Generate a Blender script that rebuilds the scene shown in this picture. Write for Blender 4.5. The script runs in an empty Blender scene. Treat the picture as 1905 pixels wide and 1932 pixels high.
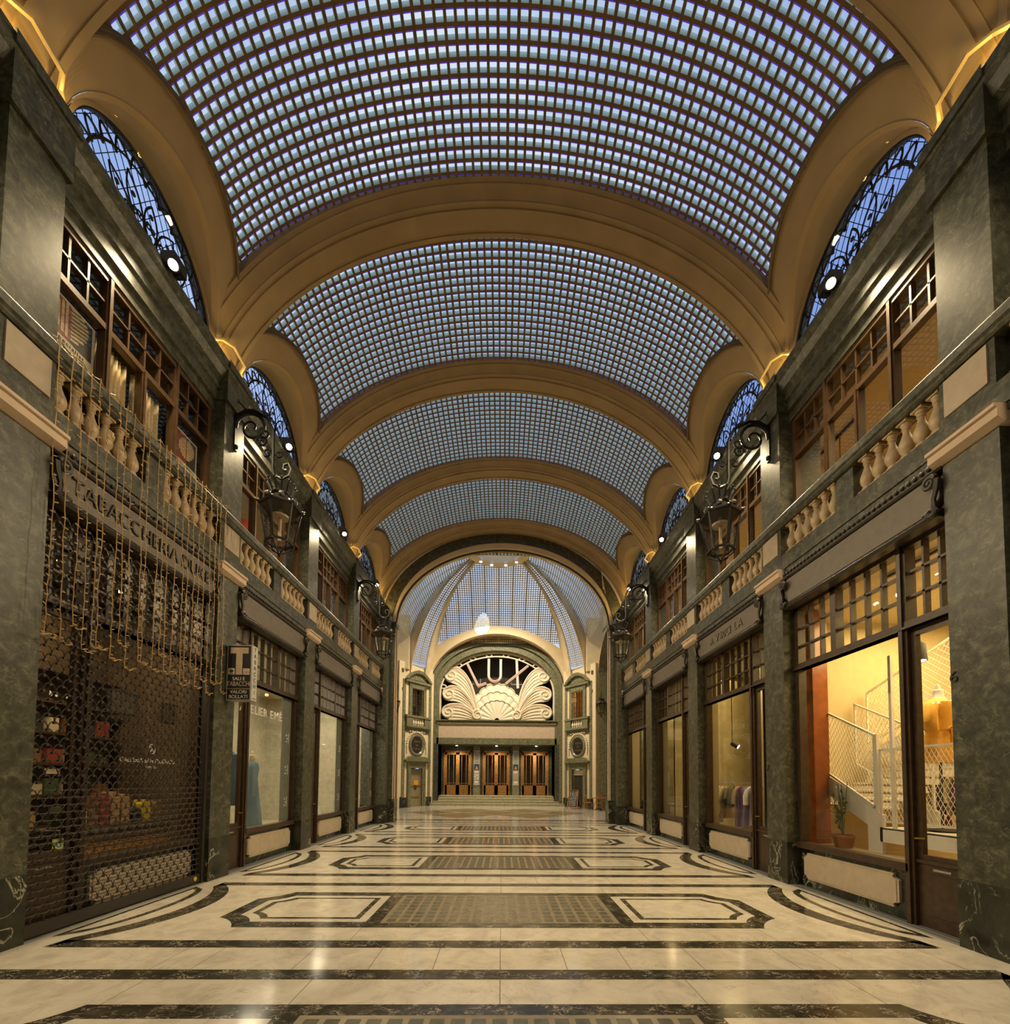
import bpy, bmesh, math, random
from math import pi, sin, cos, sqrt, atan2, radians
from mathutils import Vector, Matrix, Euler

SC = bpy.context.scene
COL = SC.collection
rnd = random.Random(7)

# ------------------------------------------------------------------ mesh builder
class MB:
    def __init__(s, xf=None):
        s.v = []; s.f = []; s.m = []; s.mi = 0; s.xf = xf
    def p(s, q):
        s.v.append(s.xf(q) if s.xf else tuple(q)); return len(s.v) - 1
    def face(s, pts):
        s.f.append([s.p(q) for q in pts]); s.m.append(s.mi); return s
    def idx(s, ids):
        s.f.append(list(ids)); s.m.append(s.mi)
    def box(s, a, b):
        x0, y0, z0 = a; x1, y1, z1 = b
        i = [s.p(q) for q in ((x0,y0,z0),(x1,y0,z0),(x1,y1,z0),(x0,y1,z0),(x0,y0,z1),(x1,y0,z1),(x1,y1,z1),(x0,y1,z1))]
        for q in ((3,2,1,0),(4,5,6,7),(0,1,5,4),(1,2,6,5),(2,3,7,6),(3,0,4,7)): s.idx([i[k] for k in q])
        return s
    def cbox(s, c, d):
        return s.box([c[k]-d[k]/2 for k in range(3)], [c[k]+d[k]/2 for k in range(3)])
    def obox(s, M, d):
        i = [s.p(M @ Vector((x*d[0]/2, y*d[1]/2, z*d[2]/2))) for z in (-1,1) for (x,y) in ((-1,-1),(1,-1),(1,1),(-1,1))]
        for q in ((3,2,1,0),(4,5,6,7),(0,1,5,4),(1,2,6,5),(2,3,7,6),(3,0,4,7)): s.idx([i[k] for k in q])
        return s
    def bar(s, a, b, w, t=None):
        a = Vector(a); b = Vector(b); d = b-a; L = d.length
        if L < 1e-6: return s
        M = Matrix.Translation((a+b)/2) @ d.to_track_quat('X','Z').to_matrix().to_4x4()
        return s.obox(M, (L, w, t if t else w))
    def prism(s, pts, ax, a0, a1, cap=True):
        def mk(q, a):
            return (a, q[0], q[1]) if ax == 0 else ((q[0], a, q[1]) if ax == 1 else (q[0], q[1], a))
        n = len(pts)
        A = [s.p(mk(q, a0)) for q in pts]; B = [s.p(mk(q, a1)) for q in pts]
        for k in range(n): s.idx([A[k], A[(k+1)%n], B[(k+1)%n], B[k]])
        if cap: s.idx(A[::-1]); s.idx(B)
        return s
    def sweep(s, rings, closed=False, cap=True, loop=True):
        R = [[s.p(q) for q in r] for r in rings]; n = len(R[0])
        m = len(R) if closed else len(R)-1
        for i in range(m):
            a = R[i]; b = R[(i+1) % len(R)]
            for k in range(n if loop else n-1): s.idx([a[k], a[(k+1)%n], b[(k+1)%n], b[k]])
        if cap and loop and not closed: s.idx(R[0][::-1]); s.idx(R[-1])
        return s
    def tube(s, path, r, n=6, closed=False, cap=True):
        P = [Vector(q) for q in path]; m = len(P)
        rr = r if isinstance(r, (list, tuple)) else [r]*m
        rings = []; up = None
        for i in range(m):
            if closed: t = P[(i+1)%m]-P[i-1]
            else: t = P[min(i+1, m-1)]-P[max(i-1, 0)]
            if t.length < 1e-9: t = Vector((0,0,1))
            t.normalize()
            if up is None:
                up = Vector((0,0,1)) if abs(t.z) < .9 else Vector((1,0,0))
            a = up - t*up.dot(t)
            if a.length < 1e-4: a = t.orthogonal()
            a.normalize(); up = a; b = t.cross(a)
            rings.append([P[i]+(a*cos(2*pi*k/n)+b*sin(2*pi*k/n))*rr[i] for k in range(n)])
        return s.sweep(rings, closed, cap)
    def lathe(s, prof, c=(0,0,0), n=12, M=None):
        M = M or Matrix.Translation(c)
        rings = [[M @ Vector((r*cos(2*pi*k/n), r*sin(2*pi*k/n), z)) for k in range(n)] for r, z in prof]
        return s.sweep(rings)
    def sphere(s, c, r, n=8, sc=(1,1,1)):
        rings = []
        for i in range(1, n):
            t = pi*i/n
            rings.append([(c[0]+r*sc[0]*sin(t)*cos(2*pi*k/n), c[1]+r*sc[1]*sin(t)*sin(2*pi*k/n), c[2]-r*sc[2]*cos(t)) for k in range(n)])
        return s.sweep(rings)
    def grid(s, fn, nu, nv):
        I = [[s.p(fn(i/nu, j/nv)) for j in range(nv+1)] for i in range(nu+1)]
        for i in range(nu):
            for j in range(nv): s.idx([I[i][j], I[i+1][j], I[i+1][j+1], I[i][j+1]])
        return s
    def mesh(s, name, mats, smooth=False, recalc=False):
        me = bpy.data.meshes.new(name)
        me.from_pydata([tuple(q) for q in s.v], [], s.f)
        mats = mats if isinstance(mats, (list, tuple)) else [mats]
        for m in mats: me.materials.append(m)
        if len(mats) > 1: me.polygons.foreach_set('material_index', s.m)
        if smooth or recalc:
            b = bmesh.new(); b.from_mesh(me)
            bmesh.ops.remove_doubles(b, verts=b.verts, dist=1e-5)
            bmesh.ops.recalc_face_normals(b, faces=b.faces)
            b.to_mesh(me); b.free()
        if smooth:
            me.polygons.foreach_set('use_smooth', [True]*len(me.polygons))
            me.set_sharp_from_angle(angle=radians(38))
        me.update()
        return me
    def build(s, name, mats, parent=None, smooth=False, recalc=False):
        return link(name, s.mesh(name, mats, smooth, recalc), parent)

def link(name, data, parent=None, loc=(0,0,0)):
    o = bpy.data.objects.new(name, data); COL.objects.link(o)
    if parent is not None:
        o.parent = parent
        # everything is modelled in world coordinates
        o.matrix_parent_inverse = parent.matrix_world.inverted() if parent.type != 'EMPTY' else Matrix.Translation(-Vector(parent.location))
    else:
        o.location = loc
    return o
def empty(name, loc=(0,0,0)):
    o = bpy.data.objects.new(name, None); COL.objects.link(o); o.location = loc
    o.empty_display_size = .1
    return o
def tag(o, label, cat, group=None):
    o['label'] = label; o['category'] = cat
    if group: o['group'] = group
    return o
def thing(name, label, cat, loc=(0,0,0), group=None):
    return tag(empty(name, loc), label, cat, group)
def struct(o, kind='structure'):
    o['kind'] = kind; return o
def copy_tree(o, off, parent=None):
    c = o.copy(); COL.objects.link(c)
    if parent is None: c.location = Vector(o.location)+Vector(off)
    else: c.parent = parent
    for ch in list(o.children): copy_tree(ch, off, c)
    return c

def text_obj(name, txt, size, M, mat, parent=None, depth=.004, align='CENTER', shear=0, spacing=1.0, xscale=1.0):
    cu = bpy.data.curves.new(name, 'FONT'); cu.body = txt; cu.size = size; cu.extrude = depth
    cu.align_x = align; cu.align_y = 'CENTER'; cu.shear = shear; cu.space_character = spacing
    o = bpy.data.objects.new(name, cu); COL.objects.link(o)
    dg = bpy.context.evaluated_depsgraph_get(); dg.update()
    me = bpy.data.meshes.new_from_object(o.evaluated_get(dg))
    bpy.data.objects.remove(o)
    me.materials.clear(); me.materials.append(mat)
    me.transform(M @ Matrix.Diagonal((xscale,1,1,1)))
    return link(name, me, parent)
def frame_M(origin, right, up):
    r = Vector(right).normalized(); u = Vector(up).normalized(); n = r.cross(u)
    return Matrix(((r.x,u.x,n.x,origin[0]),(r.y,u.y,n.y,origin[1]),(r.z,u.z,n.z,origin[2]),(0,0,0,1)))
def spiral(c, r0, r1, a0, turns, n=22):
    return [(c[0]+(r0+(r1-r0)*k/n)*cos(a0+turns*2*pi*k/n), c[1]+(r0+(r1-r0)*k/n)*sin(a0+turns*2*pi*k/n)) for k in range(n+1)]

# ------------------------------------------------------------------ materials
def nt(name):
    m = bpy.data.materials.new(name); m.use_nodes = True
    t = m.node_tree; t.nodes.clear()
    out = t.nodes.new('ShaderNodeOutputMaterial')
    return m, t, out
def N(t, ty, **k):
    n = t.nodes.new(ty)
    for a, b in k.items(): setattr(n, a, b)
    return n
def ramp(t, stops):
    r = N(t, 'ShaderNodeValToRGB'); e = r.color_ramp.elements
    while len(e) < len(stops): e.new(.5)
    for i, (p, c) in enumerate(stops):
        e[i].position = p; e[i].color = (*c, 1) if len(c) == 3 else c
    return r
def plain(name, col, rough=.5, metal=0, spec=.5, var=.12, scale=6, bump=0, emit=None, es=0):
    m, t, out = nt(name)
    b = N(t, 'ShaderNodeBsdfPrincipled'); t.links.new(b.outputs[0], out.inputs[0])
    b.inputs['Roughness'].default_value = rough; b.inputs['Metallic'].default_value = metal
    b.inputs['Specular IOR Level'].default_value = spec
    g = N(t, 'ShaderNodeNewGeometry'); n = N(t, 'ShaderNodeTexNoise'); n.inputs['Scale'].default_value = scale; n.inputs['Detail'].default_value = 5
    t.links.new(g.outputs['Position'], n.inputs['Vector'])
    lo = tuple(c*(1-var) for c in col); hi = tuple(min(1, c*(1+var)) for c in col)
    r = ramp(t, [(.3, lo), (.7, hi)]); t.links.new(n.outputs[0], r.inputs[0]); t.links.new(r.outputs[0], b.inputs['Base Color'])
    if bump:
        bp = N(t, 'ShaderNodeBump'); bp.inputs['Strength'].default_value = bump; bp.inputs['Distance'].default_value = .01
        n2 = N(t, 'ShaderNodeTexNoise'); n2.inputs['Scale'].default_value = scale*8; t.links.new(g.outputs['Position'], n2.inputs['Vector'])
        t.links.new(n2.outputs[0], bp.inputs['Height']); t.links.new(bp.outputs[0], b.inputs['Normal'])
    if emit:
        b.inputs['Emission Color'].default_value = (*emit, 1); b.inputs['Emission Strength'].default_value = es
    return m
def marble(name, dark, mid, light, vein, scale=3, rough=.25, vs=2.0, vw=.02, va=.6, spec=.5, stretch=(1,1,1)):
    m, t, out = nt(name)
    b = N(t, 'ShaderNodeBsdfPrincipled'); t.links.new(b.outputs[0], out.inputs[0])
    b.inputs['Roughness'].default_value = rough; b.inputs['Specular IOR Level'].default_value = spec
    g = N(t, 'ShaderNodeNewGeometry'); mp = N(t, 'ShaderNodeMapping'); mp.inputs['Scale'].default_value = stretch
    t.links.new(g.outputs['Position'], mp.inputs['Vector'])
    n = N(t, 'ShaderNodeTexNoise'); n.inputs['Scale'].default_value = scale; n.inputs['Detail'].default_value = 9; n.inputs['Roughness'].default_value = .68; n.inputs['Distortion'].default_value = .6
    t.links.new(mp.outputs[0], n.inputs['Vector'])
    r = ramp(t, [(.33, dark), (.52, mid), (.72, light)]); t.links.new(n.outputs[0], r.inputs[0])
    v = N(t, 'ShaderNodeTexNoise'); v.inputs['Scale'].default_value = vs; v.inputs['Detail'].default_value = 6; v.inputs['Distortion'].default_value = 1.6; v.inputs['Roughness'].default_value = .55
    t.links.new(mp.outputs[0], v.inputs['Vector'])
    vr = ramp(t, [(.5-vw, (0,0,0)), (.5, (va,va,va)), (.5+vw, (0,0,0))]); t.links.new(v.outputs[0], vr.inputs[0])
    # veins only in places
    w = N(t, 'ShaderNodeTexNoise'); w.inputs['Scale'].default_value = vs*.9; t.links.new(g.outputs['Position'], w.inputs['Vector'])
    wr = ramp(t, [(.42, (0,0,0)), (.62, (1,1,1))]); t.links.new(w.outputs[0], wr.inputs[0])
    mu = N(t, 'ShaderNodeMix'); mu.data_type = 'RGBA'; mu.blend_type = 'MULTIPLY'; mu.inputs[0].default_value = 1
    t.links.new(vr.outputs[0], mu.inputs[6]); t.links.new(wr.outputs[0], mu.inputs[7])
    mx = N(t, 'ShaderNodeMix'); mx.data_type = 'RGBA'
    t.links.new(mu.outputs[2], mx.inputs[0]); t.links.new(r.outputs[0], mx.inputs[6]); mx.inputs[7].default_value = (*vein, 1)
    t.links.new(mx.outputs[2], b.inputs['Base Color'])
    return m
def glass(name, tint=(1,1,1), ior=1.55, rough=0.0, gain=1.0):
    m, t, out = nt(name)
    tr = N(t, 'ShaderNodeBsdfTransparent'); tr.inputs[0].default_value = (*tint, 1)
    gl = N(t, 'ShaderNodeBsdfGlossy'); gl.inputs['Roughness'].default_value = rough
    lw = N(t, 'ShaderNodeLayerWeight'); lw.inputs[0].default_value = .5
    pw = N(t, 'ShaderNodeMath', operation='POWER'); pw.inputs[1].default_value = 4.2
    f0 = ((ior-1)/(ior+1))**2*2
    fr = N(t, 'ShaderNodeMath', operation='MULTIPLY_ADD'); fr.inputs[1].default_value = 1-f0; fr.inputs[2].default_value = f0
    t.links.new(lw.outputs['Facing'], pw.inputs[0]); t.links.new(pw.outputs[0], fr.inputs[0])
    mb = N(t, 'ShaderNodeMath', operation='MULTIPLY'); mb.inputs[1].default_value = gain
    mx = N(t, 'ShaderNodeMixShader')
    t.links.new(fr.outputs[0], mb.inputs[0]); t.links.new(mb.outputs[0], mx.inputs[0])
    t.links.new(tr.outputs[0], mx.inputs[1]); t.links.new(gl.outputs[0], mx.inputs[2]); t.links.new(mx.outputs[0], out.inputs[0])
    return m
def emitter(name, col, s):
    m, t, out = nt(name); e = N(t, 'ShaderNodeEmission'); e.inputs[0].default_value = (*col, 1); e.inputs[1].default_value = s
    t.links.new(e.outputs[0], out.inputs[0]); return m
def translucent(name, col, mix=.5, tint=(1,1,1), rough=.3):
    m, t, out = nt(name)
    tl = N(t, 'ShaderNodeBsdfTranslucent'); tl.inputs[0].default_value = (*col, 1)
    df = N(t, 'ShaderNodeBsdfDiffuse'); df.inputs[0].default_value = (*col, 1)
    mx = N(t, 'ShaderNodeMixShader'); mx.inputs[0].default_value = mix
    t.links.new(tl.outputs[0], mx.inputs[1]); t.links.new(df.outputs[0], mx.inputs[2]); t.links.new(mx.outputs[0], out.inputs[0])
    return m

M = {}
M['green'] = marble('green_marble', (.02,.021,.013), (.062,.063,.04), (.165,.16,.104), (.36,.36,.26), 9, .4, 7, .014, .5)
M['green_light'] = marble('light_green_marble', (.085,.086,.045), (.17,.165,.092), (.36,.34,.21), (.55,.53,.38), 10, .3, 9, .02, .6)
M['plinth'] = marble('black_veined_marble', (.012,.013,.009), (.026,.028,.018), (.05,.052,.034), (.5,.5,.36), 4, .22, 2.6, .016, .85, stretch=(1,1,.6))
M['plaster'] = plain('cream_plaster', (.36,.265,.145), .75, var=.1, scale=2.2, bump=.15)
M['plaster_rot'] = plain('pale_cream_plaster', (.74,.60,.38), .7, var=.06, scale=2)
M['panel'] = plain('beige_stone', (.50,.41,.29), .55, var=.1, scale=9)
M['pinkstone'] = plain('pink_stone', (.62,.47,.33), .5, var=.08, scale=5)
M['grayboard'] = plain('grey_sign_board', (.16,.135,.105), .5, var=.12, scale=9)
M['balstone'] = plain('baluster_stone', (.50,.38,.23), .4, var=.18, scale=9)
M['wood'] = plain('dark_brown_wood', (.055,.032,.016), .4, var=.35, scale=14)
M['woodlight'] = plain('polished_wood', (.085,.045,.017), .35, var=.25, scale=12)
M['walnut'] = plain('door_wood', (.38,.18,.05), .35, var=.3, scale=10)
M['iron'] = plain('black_iron', (.012,.012,.013), .45, .4, var=.2)
M['steel'] = plain('brushed_steel', (.45,.46,.46), .35, .8)
M['bronze'] = plain('dark_bronze_paint', (.05,.043,.035), .45, .3)
M['gold'] = plain('brass', (.6,.38,.1), .3, .9)
M['black'] = plain('matt_black', (.012,.012,.012), .6)
M['white'] = plain('white_paint', (.78,.75,.68), .5, var=.04)
M['offwhite'] = plain('ivory_relief', (.78,.68,.50), .55, var=.04)
M['room'] = plain('shop_wall_paint', (.50,.40,.22), .8, var=.04)
M['roomdark'] = plain('dark_shop_wall', (.12,.10,.065), .8)
M['roomgreen'] = plain('olive_shop_wall', (.20,.18,.08), .8)
M['glass'] = glass('window_glass', (.97,.97,.94), 1.5, 0, .9)
M['glass_frost'] = translucent('frosted_lantern_glass', (.5,.47,.38), .3)
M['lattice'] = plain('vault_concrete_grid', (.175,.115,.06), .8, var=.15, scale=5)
M['cellside'] = translucent('glass_block_side', (.80,.90,.84), .4)
M['skyglass'] = glass('vault_glass', (.92,.96,1.0), 1.3, 0, .4)
M['violet'] = translucent('violet_gasket', (.36,.11,1.0), .0)  # lens colour fringing put into a coloured strip, not a building part
M['floorwhite'] = marble('white_floor_marble', (.42,.375,.30), (.53,.48,.39), (.61,.555,.455), (.22,.20,.15), 3.6, .13, 3.0, .012, .5)
M['floorblack'] = marble('black_floor_marble', (.014,.013,.009), (.035,.032,.022), (.085,.07,.045), (.60,.52,.38), 6, .14, 7, .022, .85, stretch=(1,2.2,1))
M['floorjoint'] = plain('slab_joint', (.07,.055,.035), .6)
M['floorgrate'] = plain('grate_concrete', (.20,.165,.105), .3, var=.2, scale=8)
M['glassblock'] = plain('floor_glass_block', (.10,.095,.07), .16, var=.3, scale=9)
M['sillgrey'] = plain('grey_threshold_stone', (.26,.27,.25), .35)
M['lamp'] = emitter('lit_lens', (1,.86,.6), 22)
M['tubelight'] = emitter('lit_tube', (1,.93,.75), 5)
M['neon'] = plain('unlit_neon_letter', (.75,.45,.38), .4, emit=(1,.6,.45), es=.08)  # faint glow put into tubes that are not lit
M['orange'] = plain('orange_bentwood', (.42,.17,.03), .4, var=.2)
M['step'] = marble('step_marble', (.30,.29,.18), (.46,.42,.28), (.60,.55,.38), (.65,.6,.45), 7, .3, 5)
M['board2'] = plain('letter_ghost', (.21,.18,.14), .55)
M['steelrod'] = plain('shutter_rod', (.16,.13,.11), .4, .5)
M['stringwire'] = plain('string_light_wire', (.42,.27,.10), .5)
M['room2'] = plain('olive_cream_wall', (.40,.33,.16), .8)
M['upw2'] = plain('pale_upper_wall', (.5,.43,.3), .8)
M['lacquer'] = plain('orange_lacquer', (.28,.07,.01), .2, var=.25)
M['treadgrey'] = plain('stair_tread', (.55,.52,.45), .6)
M['leafgreen'] = plain('leaf_green', (.06,.12,.02), .5, var=.3)
M['frost'] = plain('frosted_film', (.20,.21,.18), .5)
M['conduit'] = plain('pale_conduit', (.50,.40,.22), .5)
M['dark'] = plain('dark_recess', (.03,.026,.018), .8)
# ------------------------------------------------------------------ camera, world
def make_camera():
    pitch, roll, yaw, cx, cy = 4.37e-2, 8.1e-3, -1.69e-2, 960.38, 1439.54
    f = 800.0
    cyw, syw = cos(yaw), sin(yaw)
    fw = Vector((-syw*cos(pitch), cyw*cos(pitch), sin(pitch))); r = Vector((cyw, syw, 0)); u = r.cross(fw)
    c, s = cos(roll), sin(roll)
    r2 = r*c+u*s; u2 = u*c-r*s
    cam = bpy.data.cameras.new('camera'); o = bpy.data.objects.new('camera', cam); COL.objects.link(o)
    o.matrix_world = Matrix(((r2.x,u2.x,-fw.x,0),(r2.y,u2.y,-fw.y,0),(r2.z,u2.z,-fw.z,1.7),(0,0,0,1)))
    cam.sensor_fit = 'HORIZONTAL'; cam.sensor_width = 36; cam.lens = f/1905*36
    cam.shift_x = (952.5-cx)/1905; cam.shift_y = (cy-966)/1905
    cam.clip_start = .05; cam.clip_end = 300
    SC.camera = o
make_camera()
SC.view_settings.view_transform = 'Standard'; SC.view_settings.look = 'None'; SC.view_settings.gamma = 1
SC.view_settings.use_curve_mapping = False
SC.view_settings.exposure = 0.12
cy_ = SC.cycles
cy_.max_bounces = 7; cy_.diffuse_bounces = 4; cy_.glossy_bounces = 4; cy_.transmission_bounces = 4; cy_.transparent_max_bounces = 16
cy_.caustics_reflective = False; cy_.caustics_refractive = False
cy_.sample_clamp_indirect = 4; cy_.sample_clamp_direct = 0
cy_.use_denoising = True

w = bpy.data.worlds.new('sky'); SC.world = w; w.use_nodes = True
t = w.node_tree; t.nodes.clear()
out = t.nodes.new('ShaderNodeOutputWorld'); bg = t.nodes.new('ShaderNodeBackground')
tc = t.nodes.new('ShaderNodeTexCoord'); no = t.nodes.new('ShaderNodeTexNoise'); no.inputs['Scale'].default_value = 3.2; no.inputs['Detail'].default_value = 5
t.links.new(tc.outputs['Generated'], no.inputs['Vector'])
sk = ramp(t, [(.36, (.40,.52,.80)), (.52, (.54,.66,.84)), (.66, (.84,.90,.98))])
t.links.new(no.outputs[0], sk.inputs[0]); t.links.new(sk.outputs[0], bg.inputs[0]); bg.inputs[1].default_value = .92
t.links.new(bg.outputs[0], out.inputs[0])

# ------------------------------------------------------------------ key dimensions
W = 4.86           # pier face
SH = 5.12          # shop front plane
B = 3.24           # bay pitch
def PN(k): return 3.94+B*(k-1)      # near edge of pier k
def PF(k): return PN(k)+.535
def YC(i): return 5.8275+B*(i-1)    # centre of bay i (between pier i and i+1)
BAYS = (1, 2, 3, 4)
SIDE = {-1: 'left', 1: 'right'}
ORD = {0: 'nearest', 1: 'first', 2: 'second', 3: 'third', 4: 'fourth', 5: 'fifth'}
RX, RY, RH = -.30, 23.5, 6.6         # centre of the domed hall

# ------------------------------------------------------------------ floor
def build_floor():
    mats = [M['floorwhite'], M['floorblack'], M['floorjoint'], M['floorgrate'], M['glassblock'], M['sillgrey'], M['floorbrown']]
    b = MB()
    z = [0]
    def poly(pts, mi, lv):
        b.mi = mi; b.face([(x, y, lv*.0008) for x, y in pts])
    b.mi = 0
    b.face([(-16, -8, 0), (16, -8, 0), (16, 36, 0), (-16, 36, 0)])
    def arc(cx, R, y0, y1, n=16):
        return [(cx+sqrt(max(R*R-y*y, 0)), y) for y in [y0+(y1-y0)*k/n for k in range(n+1)]]
    for i in range(-1, 5):
        yc = 5.78+B*(i-1)
        for s in (-1, 1):
            T = lambda pts: [(s*x, yc+y) for x, y in pts]
            # big crescent
            o = [(5.64-sqrt(1.71**2-y*y), y) for y in [-1.22+2.54*k/16 for k in range(17)]]
            q = [(6.01-sqrt(1.82**2-y*y), y) for y in [-1.1+2.2*k/16 for k in range(17)]]
            for k in range(16): poly(T([o[k], o[k+1], q[k+1], q[k]]), 1, 1)
            poly(T([o[16], (4.55, 1.37), (4.55, 1.1), q[16]]), 1, 1); poly(T([o[0], (4.6, -1.37), (4.55, -1.05), q[0]]), 1, 1)
            # thin oval
            for k in range(16):
                y0 = -1.08+2.16*k/16; y1 = -1.08+2.16*(k+1)/16
                g = lambda y: 4.81-.40*(1-(y/1.08)**2)**.5 if abs(y) < 1.08 else 4.81
                h = lambda y: 4.79-.29*(max(0, 1-(y/.95)**2))**.5
                poly(T([(g(y0), y0), (g(y1), y1), (h(y1), y1), (h(y0), y0)]), 1, 1)
            poly(T([(4.755, -1.0), (4.755, 1.0), (4.81, 1.08), (4.81, -1.08)]), 1, 1)
            poly(T([(4.86, -1.35), (4.86, 1.35), (5.14, 1.35), (5.14, -1.35)]), 5, 1)
            for d in (4.93, 5.03): poly(T([(d, -1.35), (d, 1.35), (d+.022, 1.35), (d+.022, -1.35)]), 2, 2)
            # notched octagon and its inlays
            def octo(x0, x1, hy, n1, n2):
                pts = [(x0, -hy)]
                a = [(x1, hy) for _ in ()]
                c1 = [(x1-n1*cos(t)*1.0, -hy) for t in ()]
                # concave corner at the outer end (two corners)
                k = 7
                lo = [(x1-n1*sin(pi/2*j/k), -hy+n2-n2*cos(pi/2*j/k)) for j in range(k+1)]
                lo = [(x1-n1+.45*n1*(1-cos(pi/2*j/k))+.55*n1*j/k, -hy+.45*n2*sin(pi/2*j/k)+.55*n2*j/k) for j in range(k+1)]
                hi = [(x, -y) for x, y in lo[::-1]]
                return [(x0, -hy)]+lo+hi+[(x0, hy)]
            poly(T(octo(1.44, 3.46, .775, .36, .36)), 1, 1)
            poly(T(octo(1.62, 3.26, .58, .26, .26)), 0, 2)
            poly(T(octo(1.73, 3.16, .47, .22, .22)), 1, 3)
            poly(T(octo(1.80, 3.08, .41, .2, .2)), 0, 4)
        # grate
        poly([(-1.44, yc-.775), (1.44, yc-.775), (1.44, yc+.775), (-1.44, yc+.775)], 1, 1)
        poly([(-1.44, yc-.62), (1.44, yc-.62), (1.44, yc+.62), (-1.44, yc+.62)], 3, 3)
        for r in range(8):
            for c in range(19):
                x = -1.40+2.8*(c+.5)/19; y = yc-.59+1.18*(r+.5)/8
                poly([(x-.052, y-.048), (x-.044, y-.056), (x+.044, y-.056), (x+.052, y-.048), (x+.052, y+.048), (x+.044, y+.056), (x-.044, y+.056), (x-.052, y+.048)], 4, 4)
        # stripes
        for ya, yb in ((-1.37, -1.17), (1.18, 1.37)):
            poly([(-4.56, yc+ya), (4.56, yc+ya), (4.56-.0, yc+yb), (-4.56, yc+yb)], 1, 1)
        # slab joints
        for ya, yb, xs in ((1.37, 1.88, (-2.77, -1.19, 0, 1.19, 2.77, 4.3)), (-1.17, -.775, (-3.0, -1.6, 0, 1.6, 3.0)), (.775, 1.18, (-3.0, -1.6, 0, 1.6, 3.0))):
            for x in xs: poly([(x-.003, yc+ya), (x+.003, yc+ya), (x+.003, yc+yb), (x-.003, yc+yb)], 2, 1)
        for x in (-3.13, -1.87, -.61, .61, 1.87, 3.13): poly([(x-.003, yc-1.87+.0), (x+.003, yc-1.87), (x+.003, yc-1.37), (x-.003, yc-1.37)], 2, 1)
    # hall floor: stripes, diagonal bands and five lozenges
    for y0, y1 in ((17.35, 17.6), (18.05, 18.2), (18.5, 18.95)):
        poly([(-6.5, y0), (6.5, y0), (6.5, y1), (-6.5, y1)], 1, 1)
    for s in (-1, 1):
        for o, wd in ((0, .12), (.45, .3), (1.1, .12)):
            poly([(RX+s*(5.1+o), 28.2-o), (RX+s*(5.1+o+wd), 28.2-o-wd*.2), (RX+s*(9+o), 19.5), (RX+s*(9+o-wd*1.6), 19.5)], 1, 1)
    def loz(cx, cy, a, c):
        for q, mi, lv in ((1.0, 1, 1), (.965, 0, 2), (.90, 1, 3), (.87, 6, 4)):
            poly([(cx-a*q, cy), (cx, cy-c*q), (cx+a*q, cy), (cx, cy+c*q)], mi, lv)
    for cx, cy in ((-1.75, 21.4), (1.75, 21.4), (0, 23.2), (-1.75, 25.0), (1.75, 25.0)): loz(RX+cx, cy, 1.7, 1.75)
    for s in (-1, 1): loz(RX+s*3.5, 23.2, 1.5, 1.6)
    struct(b.build('floor', mats))
M['floorbrown'] = marble('brown_floor_marble', (.14,.095,.04), (.22,.16,.07), (.3,.22,.11), (.4,.33,.2), 5, .25)
build_floor()
# ------------------------------------------------------------------ galleria side walls
def side(sx): return lambda q: (sx*q[0], q[1], q[2])

def numeral(txt, sx, y, z, par):
    if sx > 0: Mx = frame_M((W-.006, y, z), (0,-1,0), (0,0,1))
    else: Mx = frame_M((-W+.006, y, z), (0,1,0), (0,0,1))
    text_obj('house_number', txt, .17, Mx, M['bronze'], par, .006)

def make_pillar(sx, k):
    X = side(sx); y0, y1 = PN(k), PF(k)
    b = MB(X); b.box((W, y0, .71), (5.24, y1, 5.24))
    root = struct(b.build('marble_pillar', M['green']))
    b = MB(X); b.box((W-.006, y0-.004, 0), (5.24, y1+.004, .71)); b.build('plinth', M['plinth'], root)
    b = MB(X); b.prism([(5.2,5.235),(W-.02,5.235),(W-.1,5.28),(W-.1,5.37),(W-.13,5.375),(W-.13,5.41),(5.2,5.41)], 1, y0-.07, y1+.07)
    for q in range(0): pass
    b.build('capstone', M['pinkstone'], root)
    b = MB(X); b.box((W, y0, 6.3), (5.6, y1, 8.95)); b.build('upper_pilaster', M['green'], root)
    b = MB(X); b.box((W-.05, y0-.03, 8.28), (5.5, y1+.03, 8.84)); b.box((W-.10, y0-.06, 8.84), (5.5, y1+.06, 8.97)); b.build('capital', M['green'], root)
    return root

def entablature(sx):
    X = side(sx)
    b = MB(X)
    prof = [(5.6,8.12),(5.06,8.12),(5.06,8.27),(5.0,8.29),(5.0,8.47),(4.96,8.49),(4.96,8.60),(4.90,8.66),(4.84,8.78),(4.79,8.84),(4.79,8.95),(5.6,8.95)]
    b.prism(prof, 1, -5.6, 16.9)
    return struct(b.build('trim_%d' % (1 if sx < 0 else 2), M['green']))

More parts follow.
